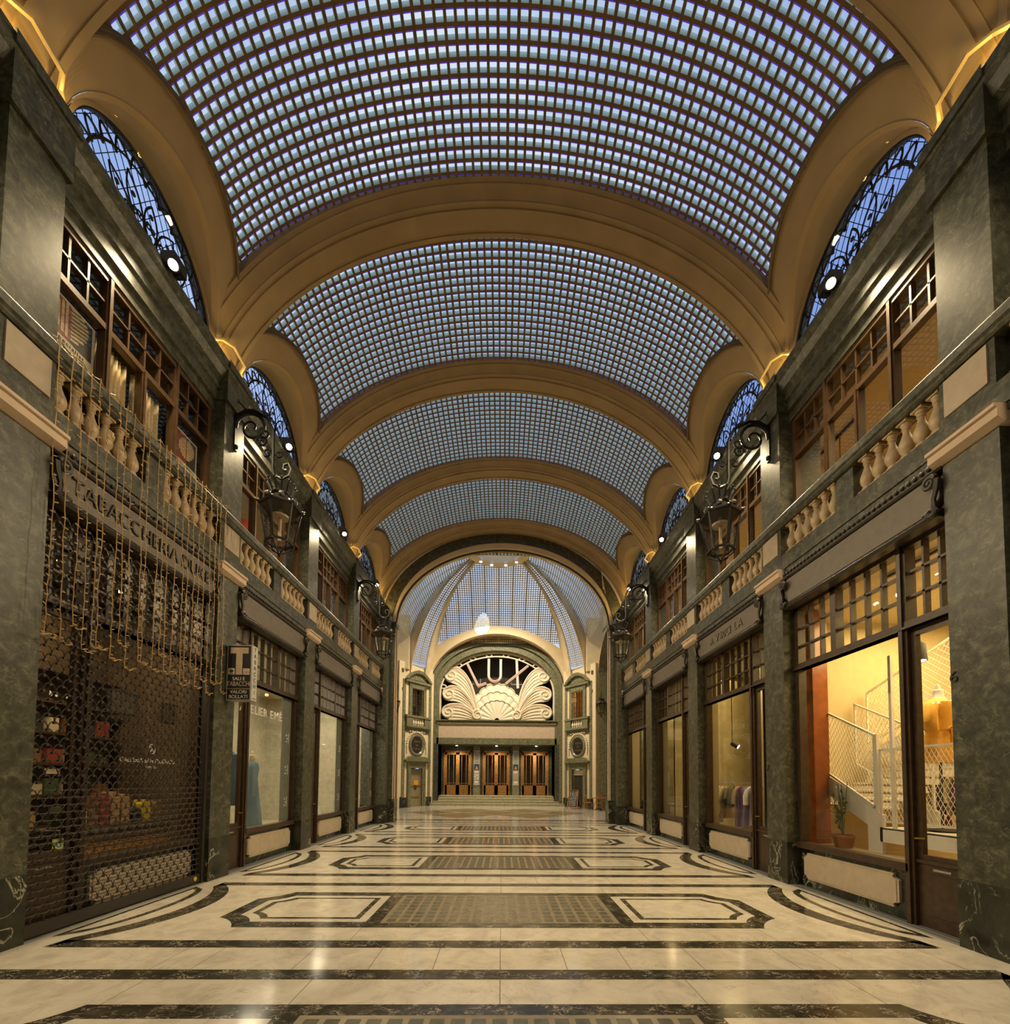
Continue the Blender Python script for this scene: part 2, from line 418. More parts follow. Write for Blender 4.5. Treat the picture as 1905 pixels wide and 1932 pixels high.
BAL = [(.0,0),(.062,0),(.062,.03),(.045,.045),(.05,.06),(.072,.10),(.082,.15),(.078,.19),(.055,.25),(.036,.31),(.033,.35),(.045,.362),(.045,.375),(.036,.385),(.05,.41),(.056,.425),(.056,.44),(0,.44)]
def balustrade(sx, i, label):
    X = side(sx); y0 = PN(i); yc = YC(i)
    root = thing('balustrade', label, 'balustrade', (sx*4.93, yc, 5.35), 'marble balustrades of the upper floor')
    b = MB(X); b.prism([(5.06,6.165),(4.83,6.165),(4.81,6.19),(4.81,6.22),(4.78,6.24),(4.78,6.33),(4.80,6.36),(5.06,6.36)], 1, y0, y0+B); b.build('rail', M['green'], root)
    b = MB(X); b.box((W-.02, y0, 5.41), (5.4, y0+B, 5.67)); b.box((W, y0+.535, 5.34), (5.4, y0+B, 5.41)); b.build('base_band', M['green'], root)
    b = MB(X); b.box((W-.01, y0-.0, 5.67), (5.2, y0+.535, 6.165)); b.build('pedestal', M['green'], root)
    b = MB(X); b.box((4.88, yc-.15, 5.67), (5.02, yc+.15, 6.165)); b.build('middle_post', M['green'], root)
    b = MB(X); b.box((W-.028, y0+.06, 5.735), (W, y0+.475, 6.14)); b.build('stone_panel', M['panel'], root)
    me = None
    ys = [PF(i)+.10+.187*k for k in range(6)]+[yc+.24+.187*k for k in range(6)]
    for y in ys:
        if me is None:
            b = MB(); b.lathe([(r, z+.03) for r, z in BAL], (0,0,0), 14)
            b.cbox((0,0,.015), (.15,.15,.03)); b.cbox((0,0,.482), (.135,.135,.03))
            me = b.mesh('baluster', M['balstone'], True)
        o = link('baluster', me, root); o.location = Vector((sx*4.935, y, 5.668)); o.matrix_parent_inverse = Matrix.Translation(-Vector(root.location))
    return root

def scroll_pts(flip, sx, y, d):
    pass
def scroll_bracket(sx, y, dirn, root):
    """curled stone bracket at the end of a sign board; dirn = +1 opens towards +y"""
    b = MB(side(sx)); d = 4.80
    P = [(y+dirn*q[0], q[1]) for q in spiral((.075, 5.10), .075, .012, pi*.9, -1.6)]
    b.tube([(d, q[0], q[1]) for q in P], [.03-.012*k/len(P) for k in range(len(P))], 6)
    Q = [(.0,5.11),(.015,5.0),(.05,4.9),(.04,4.8),(.0,4.74)]
    b.tube([(d+.01, y+dirn*q[0], q[1]) for q in Q], [.034,.032,.028,.026,.02], 6)
    P = [(y+dirn*q[0], q[1]) for q in spiral((.07, 4.76), .055, .012, pi, 1.4)]
    b.tube([(d, q[0], q[1]) for q in P], [.026-.012*k/len(P) for k in range(len(P))], 6)
    for a in (.2, .7, 1.2): b.sphere((d, y+dirn*(.05+.09*cos(a)), 4.78-.03*a), .03, 6, (.7,1.2,.8))
    b.sphere((d-.005, y+dirn*.075, 5.10), .028, 7)
    b.build('scroll_bracket', M['bronze'], root, True)

def sign_board(sx, i, label, text=None):
    X = side(sx); y0, y1 = PF(i), PN(i+1); yc = YC(i)
    root = thing('shop_sign', label, 'sign', (sx*4.9, yc, 4.75), 'stone sign boards over the shop fronts')
    b = MB(X); c = .12
    pts = [(y0+.16,4.80),(y1-.16,4.80),(y1-.05,4.92),(y1-.05,5.12),(y1-.12,5.20),(y0+.12,5.20),(y0+.05,5.12),(y0+.05,4.92)]
    b.prism(pts, 0, 4.865, 5.0); b.build('board', M['grayboard'], root)
    b = MB(X); b.box((4.93, y0, 4.72), (5.3, y1, 5.33)); b.prism([(4.99,4.70),(4.84,4.70),(4.82,4.74),(4.86,4.79),(4.99,4.80)], 1, y0+.05, y1-.05); b.build('backing', M['bronze'], root)
    b = MB(X)
    b.prism([(4.99,5.2),(4.85,5.215),(4.83,5.235),(4.83,5.32),(4.86,5.33),(4.99,5.33)], 1, y0, y1)
    n = 34
    for k in range(n):
        y = y0+(y1-y0)*(k+.5)/n; b.sphere((4.815, y, 5.285), .027, 6, (.8,1,1))
    b.build('bead_molding', M['bronze'], root, True)
    scroll_bracket(sx, y0+.02, 1, root); scroll_bracket(sx, y1-.02, -1, root)
    if text:
        txt, mat, size, xs = text
        right = (0,-1,0) if sx > 0 else (0,1,0)
        text_obj('lettering', txt, size, frame_M((sx*4.86, yc, 4.99), right, (0,0,1)), mat, root, .016, xscale=xs)
    return root

wn = [0]; dn = [0]
def shopfront(sx, i, frame_mat):
    """big display window with transom lights, plus the narrow glazed door at the near end"""
    X = side(sx); y0, y1 = PF(i), PN(i+1)
    ym = y0+.72            # mullion between door and window
    wn[0] += 1
    b = MB(X)
    f = (SH-.07, SH+.06)
    def v(y, w, z0, z1, d0=f[0], d1=f[1]): b.box((d0, y-w/2, z0), (d1, y+w/2, z1))
    def h(ya, yb, z, w, d0=f[0], d1=f[1]): b.box((d0, ya, z-w/2), (d1, yb, z+w/2))
    v(y1-.05, .10, .62, 4.75); v(y0+.04, .08, .0, 4.75)
    h(y0, y1, 4.72, .10); h(y0, y1, 3.69, .10, f[0]-.02); h(y0, y1, 3.655, .03, f[0]-.05)
    v(ym, .12, .0, 4.75, f[0]-.01); v(ym, .05, .0, 4.75, f[0]-.04); h(ym, y1, .68, .10, f[0]-.04)
    m2 = y0+1.84
    v(m2, .10, 3.69, 4.75)
    root = struct(b.build('window_%d' % wn[0], frame_mat))
    b = MB(X)
    def grid(ya, yb, n):
        for k in range(1, n): b.box((SH-.045, ya+(yb-ya)*k/n-.014, 3.74), (SH+.03, ya+(yb-ya)*k/n+.014, 4.67))
        for z in (4.05, 4.36): b.box((SH-.045, ya, z-.014), (SH+.03, yb, z+.014))
    grid(y0+.08, ym-.06, 3); grid(ym+.06, m2-.05, 4); grid(m2+.05, y1-.1, 3)
    b.build('glazing_bars', frame_mat, root)
    b = MB(X)
    b.face([(SH, ym+.05, .72), (SH, y1-.09, .72), (SH, y1-.09, 3.65), (SH, ym+.05, 3.65)])
    b.build('pane', M['glass'], root)
    b = MB(X); b.face([(SH, y0+.08, 3.73), (SH, y1-.09, 3.73), (SH, y1-.09, 4.68), (SH, y0+.08, 4.68)])
    b.build('transom_pane', M['glass'], root)
    # marble stall riser with raised panel
    b = MB(X); b.box((SH-.03, ym+.05, 0), (SH+.2, y1, .63)); b.build('stall_riser', M['plinth'], root)
    b = MB(X); ya, yb = ym+.17, y1-.12; c = .075
    pts = [(ya+c,.13),(yb-c,.13),(yb-c,.13+c*.6),(yb,.13+c),(yb,.56-c),(yb-c,.56-c*.6),(yb-c,.56),(ya+c,.56),(ya+c,.56-c*.6),(ya,.56-c),(ya,.13+c),(ya+c,.13+c*.6)]
    b.prism(pts, 0, SH-.065, SH-.02)
    def ins(q, m): return (min(max(q[0], ya+m), yb-m), min(max(q[1], .13+m), .56-m))
    b.prism([ins(q, .03) for q in pts], 0, SH-.075, SH-.06)
    b.build('stone_panel', M['panel'], root)
    # door
    dn[0] += 1
    b = MB(X); ya, yb = y0+.08, ym-.06
    b.box((SH-.03, ya, .0), (SH+.03, yb, .86)); b.box((SH-.03, ya, 3.55), (SH+.03, yb, 3.66))
    b.box((SH-.03, ya, .86), (SH+.03, ya+.06, 3.55)); b.box((SH-.03, yb-.06, .86), (SH+.03, yb, 3.55))
    b.box((SH-.05, ya+.1, .16), (SH-.02, yb-.1, .64)); b.box((SH-.06, ya, .76), (SH-.02, yb, .80))
    d = struct(b.build('door_%d' % dn[0], frame_mat))
    b = MB(X); b.face([(SH, ya+.06, .86), (SH, yb-.06, .86), (SH, yb-.06, 3.55), (SH, ya+.06, 3.55)]); b.build('pane', M['glass'], d)
    b = MB(X); b.tube([(SH-.03, yb-.03, 1.05), (SH-.09, yb-.03, 1.05), (SH-.09, yb-.14, 1.06)], .012, 6); b.build('handle', M['gold'], d, True)
    b = MB(X); b.box((SH-.036, ya+.2, .685), (SH-.028, ya+.4, .71)); b.build('letter_slot', M['steel'], d)
    return root

def upper_window(sx, i, frame_mat):
    X = side(sx); y0, y1 = PF(i), PN(i+1); D = 5.14
    wn[0] += 1
    b = MB(X)
    for y, w_ in ((y0+.04,.08),(YC(i)-.55,.085),(YC(i),.07),(YC(i)+.57,.085),(y1-.04,.08)):
        z1 = 7.42 if abs(y-YC(i)) < .01 else 8.12
        b.box((D-.05, y-w_/2, 5.67), (D+.05, y+w_/2, z1))
        if abs(y-YC(i)) < .7: b.box((D-.075, y-w_/4, 5.67), (D, y+w_/4, z1))
    for z, w_ in ((8.09,.09),(7.44,.075),(5.72,.1)): b.box((D-.055, y0, z-w_/2), (D+.05, y1, z+w_/2))
    root = struct(b.build('window_%d' % wn[0], frame_mat))
    b = MB(X)
    for ya, yb, n in ((y0+.08, YC(i)-.59, 3), (YC(i)-.51, YC(i)+.53, 4), (YC(i)+.61, y1-.08, 3)):
        for k in range(1, n): b.box((D-.035, ya+(yb-ya)*k/n-.013, 7.48), (D+.03, ya+(yb-ya)*k/n+.013, 8.05))
        b.box((D-.035, ya, 7.765-.013), (D+.03, yb, 7.765+.013))
    b.build('glazing_bars', frame_mat, root)
    b = MB(X); b.face([(D, y0+.06, 5.7), (D, y1-.06, 5.7), (D, y1-.06, 8.06), (D, y0+.06, 8.06)]); b.build('pane', M['glass'], root)
    return root

def room_shell(sx, name, y0, y1, d0, d1, z0, z1, mat, floor_mat=None, near=True, far=True):
    """inside walls of a shop: back, two ends, floor and ceiling, open towards the passage"""
    X = side(sx); b = MB(X); T = .1
    b.box((d1, y0-T, z0-T), (d1+T, y1+T, z1+T))
    if near: b.box((d0, y0-T, z0), (d1, y0, z1))
    if far: b.box((d0, y1, z0), (d1, y1+T, z1))
    b.box((d0, y0-T, z1), (d1, y1+T, z1+T))
    b.mi = 1; b.box((d0, y0-T, z0-T), (d1, y1+T, z0))
    return struct(b.build(name, [mat, floor_mat or mat]))

for sx in (-1, 1):
    for k in range(-1, 5):
        r = make_pillar(sx, k)
        if sx > 0 and k == 1: numeral('6', 1, 4.44, 2.86, r)
        if sx > 0 and k == 2: numeral('7', 1, 7.66, 1.98, r)
    entablature(sx)
BLAB = {(-1,1):'left balustrade hung with string lights above the tobacco shop sign',
        (-1,2):'left balustrade behind the hanging lantern above the blank second sign board',
        (-1,3):'left balustrade above the third shop front, third from the camera',
        (-1,4):'left balustrade above the last shop front before the domed hall',
        (1,1):'right balustrade below the wide lit window nearest the camera',
        (1,2):'right balustrade behind the hanging lantern above the sign with faint old letters',
        (1,3):'right balustrade above the third shop front, third from the camera',
        (1,4):'right balustrade above the last shop front before the domed hall'}
SLAB = {(-1,1):('long grey sign board lettered TABACCHERIA DUKE above the rolled-down lattice shutter', ('TABACCHERIA DUKE', M['bronze'], .27, .87)),
        (-1,2):('blank grey sign board above the left shop front with white window lettering', None),
        (-1,3):('blank grey sign board above the third shop front on the left', None),
        (-1,4):('small blank sign board on the left beside the end pier of the passage', None),
        (1,1):('blank grey sign board above the bright window with the white staircase', None),
        (1,2):('sign board with faint removed lettering above the clothes rack window on the right', ('A  V IRICI  L A', M['board2'] if 'board2' in M else M['panel'], .24, .9)),
        (1,3):('blank sign board above the third shop front on the right', None),
        (1,4):('small blank sign board on the right beside the end pier of the passage', None)}
for sx in (-1, 1):
    for i in BAYS:
        balustrade(sx, i, BLAB[sx, i]); sign_board(sx, i, *SLAB[sx, i])
        shopfront(sx, i, M['wood']); upper_window(sx, i, M['woodlight'])
    balustrade(sx, 0, SIDE[sx]+' balustrade end at the very edge of the picture beside the nearest pillar')
    # plain wall of the passage behind the camera
    b = MB(side(sx)); b.box((5.05, -5.6, 0), (5.4, PN(1)+.1, 5.4)); b.box((5.12, -5.6, 5.4), (5.4, PN(1)+.1, 8.2))
    struct(b.build('wall_%s' % SIDE[sx], M['green']))
b = MB(); b.box((-5.6, -5.9, 0), (5.6, -5.6, 13)); struct(b.build('wall_back', M['plaster']))  # unseen end wall added to keep daylight out; the passage itself runs on
# ------------------------------------------------------------------ vaults
GA, GB, GZ = 5.45, 3.85, 8.45       # glass grid ellipse
def gpt(th, off, y):                # th = 0 at crown
    x, z = GA*sin(th), GZ+GB*cos(th)
    n = Vector((sin(th)/GA, 0, cos(th)/GB)).normalized()
    return (x+n.x*off, y, z+n.z*off)
def outline(dy):                    # underside height of the glazed area over a lunette
    a = 1-(dy/1.37)**2
    return 9.93+.84*sqrt(a) if a > 0 else 9.9
def plate_x(z): return 5.05*sqrt(max(0, 1-((z-8.9)/3.7)**2))

def arc_table(n=4000, thm=1.2):
    L = [0]; 
    for k in range(n):
        a, b = thm*k/n, thm*(k+1)/n
        L.append(L[-1]+sqrt((GA*(sin(b)-sin(a)))**2+(GB*(cos(b)-cos(a)))**2))
    return L, thm, n
_L, _thm, _n = arc_table()
def th_of(s):
    sg = 1 if s >= 0 else -1; s = abs(s)
    lo, hi = 0, _n
    while hi-lo > 1:
        m = (lo+hi)//2
        if _L[m] < s: lo = m
        else: hi = m
    return sg*_thm*(lo+(s-_L[lo])/max(1e-9, _L[hi]-_L[lo]))/_n

def make_grid_mesh():
    """one bay of the glazed vault, centred on y = 0: concrete grid with square openings"""
    rows = 18; half = 1.3; py = 2*half/rows; ps = .147; dep = .09
    b = MB(); gl = MB()
    smax = [k for k in range(1, 60) if GZ+GB*cos(th_of(k*ps)) > 9.95][-1]
    for j in range(-smax, smax):
        s0, s1 = j*ps, (j+1)*ps
        t0, t1 = th_of(s0), th_of(s1)
        bar = .021 if (j % 9) else .026
        h0, h1 = th_of(s0+bar), th_of(s1-bar)
        zc = GZ+GB*cos((t0+t1)/2)
        for r in range(rows):
            y0, y1 = -half+py*r, -half+py*(r+1)
            if zc < outline((y0+y1)/2)-.12 and zc < 10.7: continue
            q0, q1 = y0+.019, y1-.019
            o = [b.p(gpt(t, 0, y)) for t, y in ((t0,y0),(t1,y0),(t1,y1),(t0,y1))]
            a = [b.p(gpt(t, 0, y)) for t, y in ((h0,q0),(h1,q0),(h1,q1),(h0,q1))]
            u = [b.p(gpt(t, dep, y)) for t, y in ((h0,q0),(h1,q0),(h1,q1),(h0,q1))]
            b.mi = 0
            for k in range(4): b.idx([o[k], o[(k+1)%4], a[(k+1)%4], a[k]])
            b.mi = 1
            for k in range(4): b.idx([a[k], a[(k+1)%4], u[(k+1)%4], u[k]])
            b.mi = 2; b.face([gpt(h0, .004, q0), gpt(h1, .004, q0), gpt(h1, .008, q0+.017), gpt(h0, .008, q0+.017)])  # strip imitating lens fringing at the near edge of each opening
    n = smax*2
    for j in range(-smax, smax):
        t0, t1 = th_of(j*ps), th_of((j+1)*ps)
        gl.face([gpt(t0, dep+.002, -half), gpt(t1, dep+.002, -half), gpt(t1, dep+.002, half), gpt(t0, dep+.002, half)])
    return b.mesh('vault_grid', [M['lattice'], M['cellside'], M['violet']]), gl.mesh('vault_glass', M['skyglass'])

def make_rib_mesh():
    """moulded transverse rib, centred on y = 0 (pier centre)"""
    # (y, inward offset measured from the soffit ellipse: 0 = soffit, negative = higher)
    prof = [(-.47,-.34),(-.47,-.20),(-.42,-.17),(-.42,-.145),(-.36,-.13),(-.31,-.085),(-.27,-.05),(-.27,-.03),(-.18,-.03),(-.18,0),(.10,0),(.10,-.015),(.14,-.03),(.17,-.03),(.17,-.012),(.24,-.012),(.24,-.34)]
    A, Bq, Z0 = 5.2, 3.95, 8.15
    b = MB(); rings = []
    n = 96; tm = math.acos((8.9-Z0)/Bq)
    for k in range(n+1):
        th = -tm+2*tm*k/n
        nx, nz = sin(th)/A, cos(th)/Bq; l = sqrt(nx*nx+nz*nz); nx /= l; nz /= l
        rings.append([(A*sin(th)-nx*o, y, Z0+Bq*cos(th)-nz*o) for y, o in prof])
    b.sweep(rings)
    return b.mesh('rib', M['plaster'], True)

LR = 1.27; LZ = 9.14      # lunette opening: radius and centre height
def lun_z(dy): return LZ+sqrt(max(0, LR*LR-dy*dy))
def make_lunette_mesh(sx):
    """plaster shell round the lunette: face on the vault, deep reveal, moulding at its upper edge"""
    X = side(sx); b = MB(X); n = 44
    ys = [-1.42+2.84*k/n for k in range(n+1)]
    def bot(y): return lun_z(y) if abs(y) < LR else 8.9
    # face
    m = 10
    def fp(u, v):
        y = -1.36+2.72*u; z0 = bot(y); z1 = outline(y)+.02
        z = z0+(z1-z0)*v; return (plate_x(z), y, z)
    b.grid(fp, 60, m)
    # arris roll and reveal to the window plane
    path = []
    for k in range(41):
        a = pi*k/40; y = -LR*cos(a); z = LZ+LR*sin(a); path.append((y, z))
    path = [(-LR, 8.9)]+path+[(LR, 8.9)]
    for dd, w_ in ((0, .0),):
        rings = [[(plate_x(z)-.015, y, z), (plate_x(z)+.06, y*.97, LZ+(z-LZ)*.97 if z > LZ else z), (5.16, y*.965, LZ+(z-LZ)*.965 if z > LZ else z)] for y, z in path]
        b.sweep(rings, loop=False, cap=False)
    rings = [[(5.05, y*.965, LZ+(z-LZ)*.965 if z > LZ else z), (5.05, y*.93, LZ+(z-LZ)*.93 if z > LZ else z), (5.2, y*.93, LZ+(z-LZ)*.93 if z > LZ else z)] for y, z in path]
    b.sweep(rings, loop=False, cap=False)
    # wall round the window behind, keeps the weather out
    # moulding along the upper outline
    pl = []
    for k in range(61):
        y = -1.33+2.66*k/60; z = outline(y); pl.append((plate_x(z), y, z))
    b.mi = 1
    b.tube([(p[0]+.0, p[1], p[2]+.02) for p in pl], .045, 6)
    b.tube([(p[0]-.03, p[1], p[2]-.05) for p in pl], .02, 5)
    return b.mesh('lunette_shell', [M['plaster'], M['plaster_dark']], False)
M['plaster_dark'] = plain('shadow_gap_moulding', (.16,.115,.065), .75, var=.15)  # darker plaster for the moulding along the lunette outline

grid_me, glass_me = make_grid_mesh(); rib_me = make_rib_mesh()
lun_me = {s: make_lunette_mesh(s) for s in (-1, 1)}
CN = [0]; TN = [2]
for i in range(-1, 5):
    CN[0] += 1
    yc = YC(i)-.06
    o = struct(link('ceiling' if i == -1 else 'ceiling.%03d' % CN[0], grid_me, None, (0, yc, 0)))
    g = bpy.data.objects.new('glass_panes', glass_me); COL.objects.link(g); g.parent = o
for k in range(-1, 5):
    TN[0] += 1
    struct(link('trim_%d' % TN[0], rib_me, None, (0, (PN(k)+PF(k))/2, 0)))
for sx in (-1, 1):
    for i in range(-1, 5):
        TN[0] += 1
        struct(link('trim_%d' % TN[0], lun_me[sx], None, (0, YC(i), 0)))

# ------------------------------------------------------------------ wrought-iron lunette grilles
def grille_parts(sx):
    X = side(sx); D = 5.10
    b = MB(X); R = LR*.93
    def arcp(r, a0, a1, n=24, d=D): return [(d, r*cos(a0+(a1-a0)*k/n), LZ+r*sin(a0+(a1-a0)*k/n)) for k in range(n+1)]
    b.tube(arcp(R, 0, pi, 36), .028, 5)
    b.tube([(D, -R, 8.95), (D, R, 8.95)], .025, 4)
    fr = b.mesh('frame', M['iron'])
    b = MB(X)
    hub = (0, 9.02)
    def pl(P, r=.016, n=5): b.tube([(D, y, z) for y, z in P], r, n)
    b.sphere((D, 0, 9.03), .09, 8, (.4,1,1))
    for k in range(7):
        a = radians(18+24*k)
        u = (cos(a), sin(a)); v = (-sin(a), cos(a))
        # long petal loop
        L = .88 if k % 2 == 0 else .80; wd = .11
        P = []
        for q in range(17):
            t_ = q/16; rr = .1+L*sin(pi*t_/1.0)*1.0 if False else 0
        up = [(hub[0]+u[0]*(.08+L*t_)+v[0]*wd*sin(pi*t_**1.6), hub[1]+u[1]*(.08+L*t_)+v[1]*wd*sin(pi*t_**1.6)) for t_ in [q/10 for q in range(11)]]
        dn_ = [(hub[0]+u[0]*(.08+L*t_)-v[0]*wd*sin(pi*t_**1.6), hub[1]+u[1]*(.08+L*t_)-v[1]*wd*sin(pi*t_**1.6)) for t_ in [q/10 for q in range(11)]]
        pl(up, .014, 4); pl(dn_, .014, 4)
        c = (hub[0]+u[0]*(.55), hub[1]+u[1]*.55)
        for s_ in (-1, 1):
            S = spiral((c[0]+v[0]*s_*.045, c[1]+v[1]*s_*.045), .06, .012, a+(pi/2 if s_ > 0 else -pi/2), 1.2*s_, 12)
            pl(S, .013, 4)
        b.sphere((D, hub[0]+u[0]*.72, hub[1]+u[1]*.72), .035, 6, (.5,1,1)); b.sphere((D, hub[0]+u[0]*.4, hub[1]+u[1]*.4), .03, 6, (.5,1,1))
    # arcades round the fan
    for r0, r1, n, th in ((.98, 1.17, 13, .016),):
        for k in range(n):
            a0 = pi*k/n; a1 = pi*(k+1)/n; am = (a0+a1)/2
            P = []
            for q in range(9):
                a = a0+(a1-a0)*q/8; r = r0+(r1-r0)*sin(pi*q/8)
                P.append((r*cos(a), LZ-.08+r*sin(a)))
            pl([p for p in P if p[1] > 8.95], th, 4) if sum(p[1] > 8.95 for p in P) > 1 else None
    b.tube(arcp(.97, .05, pi-.05, 30), .018, 4)
    for s_ in (-1, 1):
        for (cy, cz, r0, a0, tr) in ((.83, 9.12, .13, pi/2, 1.5), (.55, 9.06, .07, pi, -1.4), (1.02, 9.03, .07, 0, 1.3)):
            S = spiral((cy, cz), r0, .015, a0, tr, 18); pl([(s_*y, z) for y, z in S if z > 8.93], .015, 4)
    sc = b.mesh('scrollwork', M['iron'])
    b = MB(X)
    P = [(5.14, R*cos(pi*k/32), LZ+R*sin(pi*k/32)) for k in range(33)]
    P = [(5.14, R, 8.9)]+P+[(5.14, -R, 8.9)]
    b.face(P)
    pa = b.mesh('pane', M['leadglass'])
    b = MB(X)
    # lead cames: fine diagonal lattice
    for s_ in (-1, 1):
        for k in range(-14, 15):
            P = []
            for q in range(41):
                z = 8.93+1.45*q/40; y = k*.16+s_*(z-8.93)*.6
                if y*y+max(0, z-LZ)**2 < R*R and abs(y) < R: P.append((5.13, y, z))
            if len(P) > 1: b.bar(P[0], P[-1], .008, .008)
    le = b.mesh('lead_cames', M['iron'])
    return fr, sc, pa, le
M['leadglass'] = glass('leaded_window_glass', (.55,.68,1.0), 1.4, 0, .5)
GR = {s: grille_parts(s) for s in (-1, 1)}
for sx in (-1, 1):
    for i in range(0, 5):
        lab = 'iron fan grille in the %s lunette on the %s, %s' % (ORD[i], SIDE[sx], {0:'cut off by the picture edge', 1:'the largest', 2:'above the big lantern', 3:'small', 4:'smallest'}[i])
        root = thing('lunette_grille', lab[:200], 'window grille', (sx*5.1, YC(i), 8.95), 'iron lunette grilles under the vault')
        for nm, me in zip(('frame','scrollwork','pane','lead_cames'), GR[sx]):
            o = bpy.data.objects.new(nm, me); COL.objects.link(o); o.parent = root; o.matrix_parent_inverse = Matrix.Translation((-sx*5.1, 0, -8.95))

# ------------------------------------------------------------------ flood lamps on the cornice
def flood(sx, i):
    y = YC(i)-.02; d = 4.74; z = 9.02
    lab = '%s black flood lamp on the %s cornice, lit, below the %s lunette from the camera' % (ORD[i], SIDE[sx], ORD[i])
    root = thing('flood_lamp', lab, 'lamp', (sx*d, y, 8.95), 'flood lamps on the cornices')
    n = Vector((-sx*.42, -.55, -.72)).normalized()
    c = Vector((sx*d, y, z))
    q = n.to_track_quat('Z', 'Y').to_matrix().to_4x4()
    b = MB(); b.lathe([(0,-.02),(.065,-.02),(.08,0),(.08,.15),(.07,.16)], n=18, M=Matrix.Translation(c) @ q)
    b.cbox((c.x+sx*.02, c.y+.03, c.z+.02), (.2,.24,.16))
    b.build('housing', M['black'], root)
    b = MB(); b.lathe([(0,.158),(.058,.158),(.058,.164),(0,.164)], n=20, M=Matrix.Translation(c) @ q); b.build('lens', M['lamp'], root)
    b = MB(X := side(sx)); b.box((d-.03, y-.10, 8.93), (d+.22, y-.07, 9.03)); b.box((d-.03, y+.07, 8.93), (d+.22, y+.10, 9.03)); b.build('bracket', M['black'], root)
    return c, n
LAMPS = []
def lamp_light(name, loc, col, power, typ='POINT', rad=.08, direction=None, size=radians(120), blend=.6):
    l = bpy.data.lights.new(name, typ); l.color = col; l.energy = power
    if typ in ('POINT', 'SPOT'): l.shadow_soft_size = rad
    if typ == 'SPOT': l.spot_size = size; l.spot_blend = blend
    if typ == 'AREA': l.shape = 'RECTANGLE'; l.size, l.size_y = rad
    o = bpy.data.objects.new(name, l); COL.objects.link(o); o.location = loc
    if direction is not None: o.rotation_euler = Vector(direction).to_track_quat('-Z', 'Y').to_euler()
    return o
WARM = (1.0, .78, .46)
GOLD = (1.0, .62, .16)
for sx in (-1, 1):
    for i in range(0, 5):
        c, n = flood(sx, i)
        lamp_light('flood_light', c+n*.22, WARM, 600, 'SPOT', .1, (-sx*.5, -.1, -.75), radians(150), .8)
    for k in range(-1, 6):
        # up-lights standing on the cornice at the rib feet
        y = (PN(k)+PF(k))/2
        lamp_light('rib_uplight', (sx*4.93, y-.36 if k < 5 else y-.5, 9.06), GOLD, 9, 'POINT', .05)
        lamp_light('rib_uplight', (sx*4.93, y+.36 if k < 5 else y-.4, 9.06), GOLD, 9, 'POINT', .05)
# ------------------------------------------------------------------ end piers, end arch
FX = -.385            # axis of the cinema front
def ell_z(x, a, b, zc): return zc+b*sqrt(max(0, 1-(x/a)**2))
def arch_path(cx, a, b, zc, z0, n=40, base=True):
    P = [(cx+a*-cos(pi*k/n), zc+b*sin(pi*k/n)) for k in range(n+1)]
    return ([(cx-a, z0)] if base else [])+P+([(cx+a, z0)] if base else [])
def arch_band(b, inner, outer, y0, y1):
    """solid band between two paths of equal length, in a plane of constant y"""
    rings = [[(p[0], y0, p[1]), (q[0], y0, q[1]), (q[0], y1, q[1]), (p[0], y1, p[1])] for p, q in zip(inner, outer)]
    return b.sweep(rings)
TN[0] += 1
struct(link('trim_%d' % TN[0], rib_me, None, (0, 17.17, 0)))
for sx in (-1, 1):
    X = side(sx)
    b = MB(X); b.box((4.64, 16.9, .75), (5.6, 17.46, 8.3)); b.box((4.86, 16.88, 8.2), (5.6, 17.46, 9.0))
    r = struct(b.build('marble_pillar', M['green']))
    b = MB(X); b.box((4.60, 16.87, 0), (5.6, 17.46, .75)); b.box((4.40, 17.44, 0), (4.75, 18.0, .95)); b.build('plinth', M['plinth'], r)
    b = MB(X); b.box((4.5, 17.46, .9), (6.9, 17.9, 8.2)); b.build('jamb', M['green'], r)
    b = MB(X); b.box((4.46, 17.52, .95), (4.55, 17.84, 8.1)); b.build('stone_panel', M['pinkstone'], r)
    b = MB(X); b.box((4.56, 16.86, 8.22), (5.6, 17.46, 8.4)); b.box((4.44, 17.44, 8.12), (4.7, 17.92, 8.3)); b.build('capital', M['green'], r)
    b = MB(X); b.box((4.8, 16.84, 5.24), (5.6, 17.3, 5.41)); b.build('capstone', M['pinkstone'], r)
b = MB(); arch_band(b, arch_path(0, 4.62, 3.55, 8.2, 8.2), arch_path(0, 5.05, 3.95, 8.2, 8.2), 17.42, 17.6); TN[0] += 1
struct(b.build('trim_%d' % TN[0], M['green']))
b = MB(); arch_band(b, arch_path(0, 4.50, 3.32, 8.2, 8.2), arch_path(0, 4.64, 3.57, 8.2, 8.2), 17.47, 17.9); TN[0] += 1
tr_ = struct(b.build('trim_%d' % TN[0], M['plaster_rot']))
b = MB(); arch_band(b, arch_path(0, 4.46, 3.28, 8.2, .95), arch_path(0, 4.53, 3.34, 8.2, .95), 17.56, 17.66); b.build('edge_moulding', M['black'], tr_)
b = MB()
n = 48
for k in range(n):
    x0, x1 = -4.64+9.28*k/n, -4.64+9.28*(k+1)/n
    z0, z1 = ell_z(x0, 4.64, 3.57, 8.2), ell_z(x1, 4.64, 3.57, 8.2)
    b.face([(x0, 17.62, z0), (x1, 17.62, z1), (x1, 17.62, 14), (x0, 17.62, 14)])
b.box((-8, 17.62, 0), (-4.64, 17.72, 14)); b.box((4.64, 17.62, 0), (8, 17.72, 14))
struct(b.build('wall_south', M['plaster_rot']))

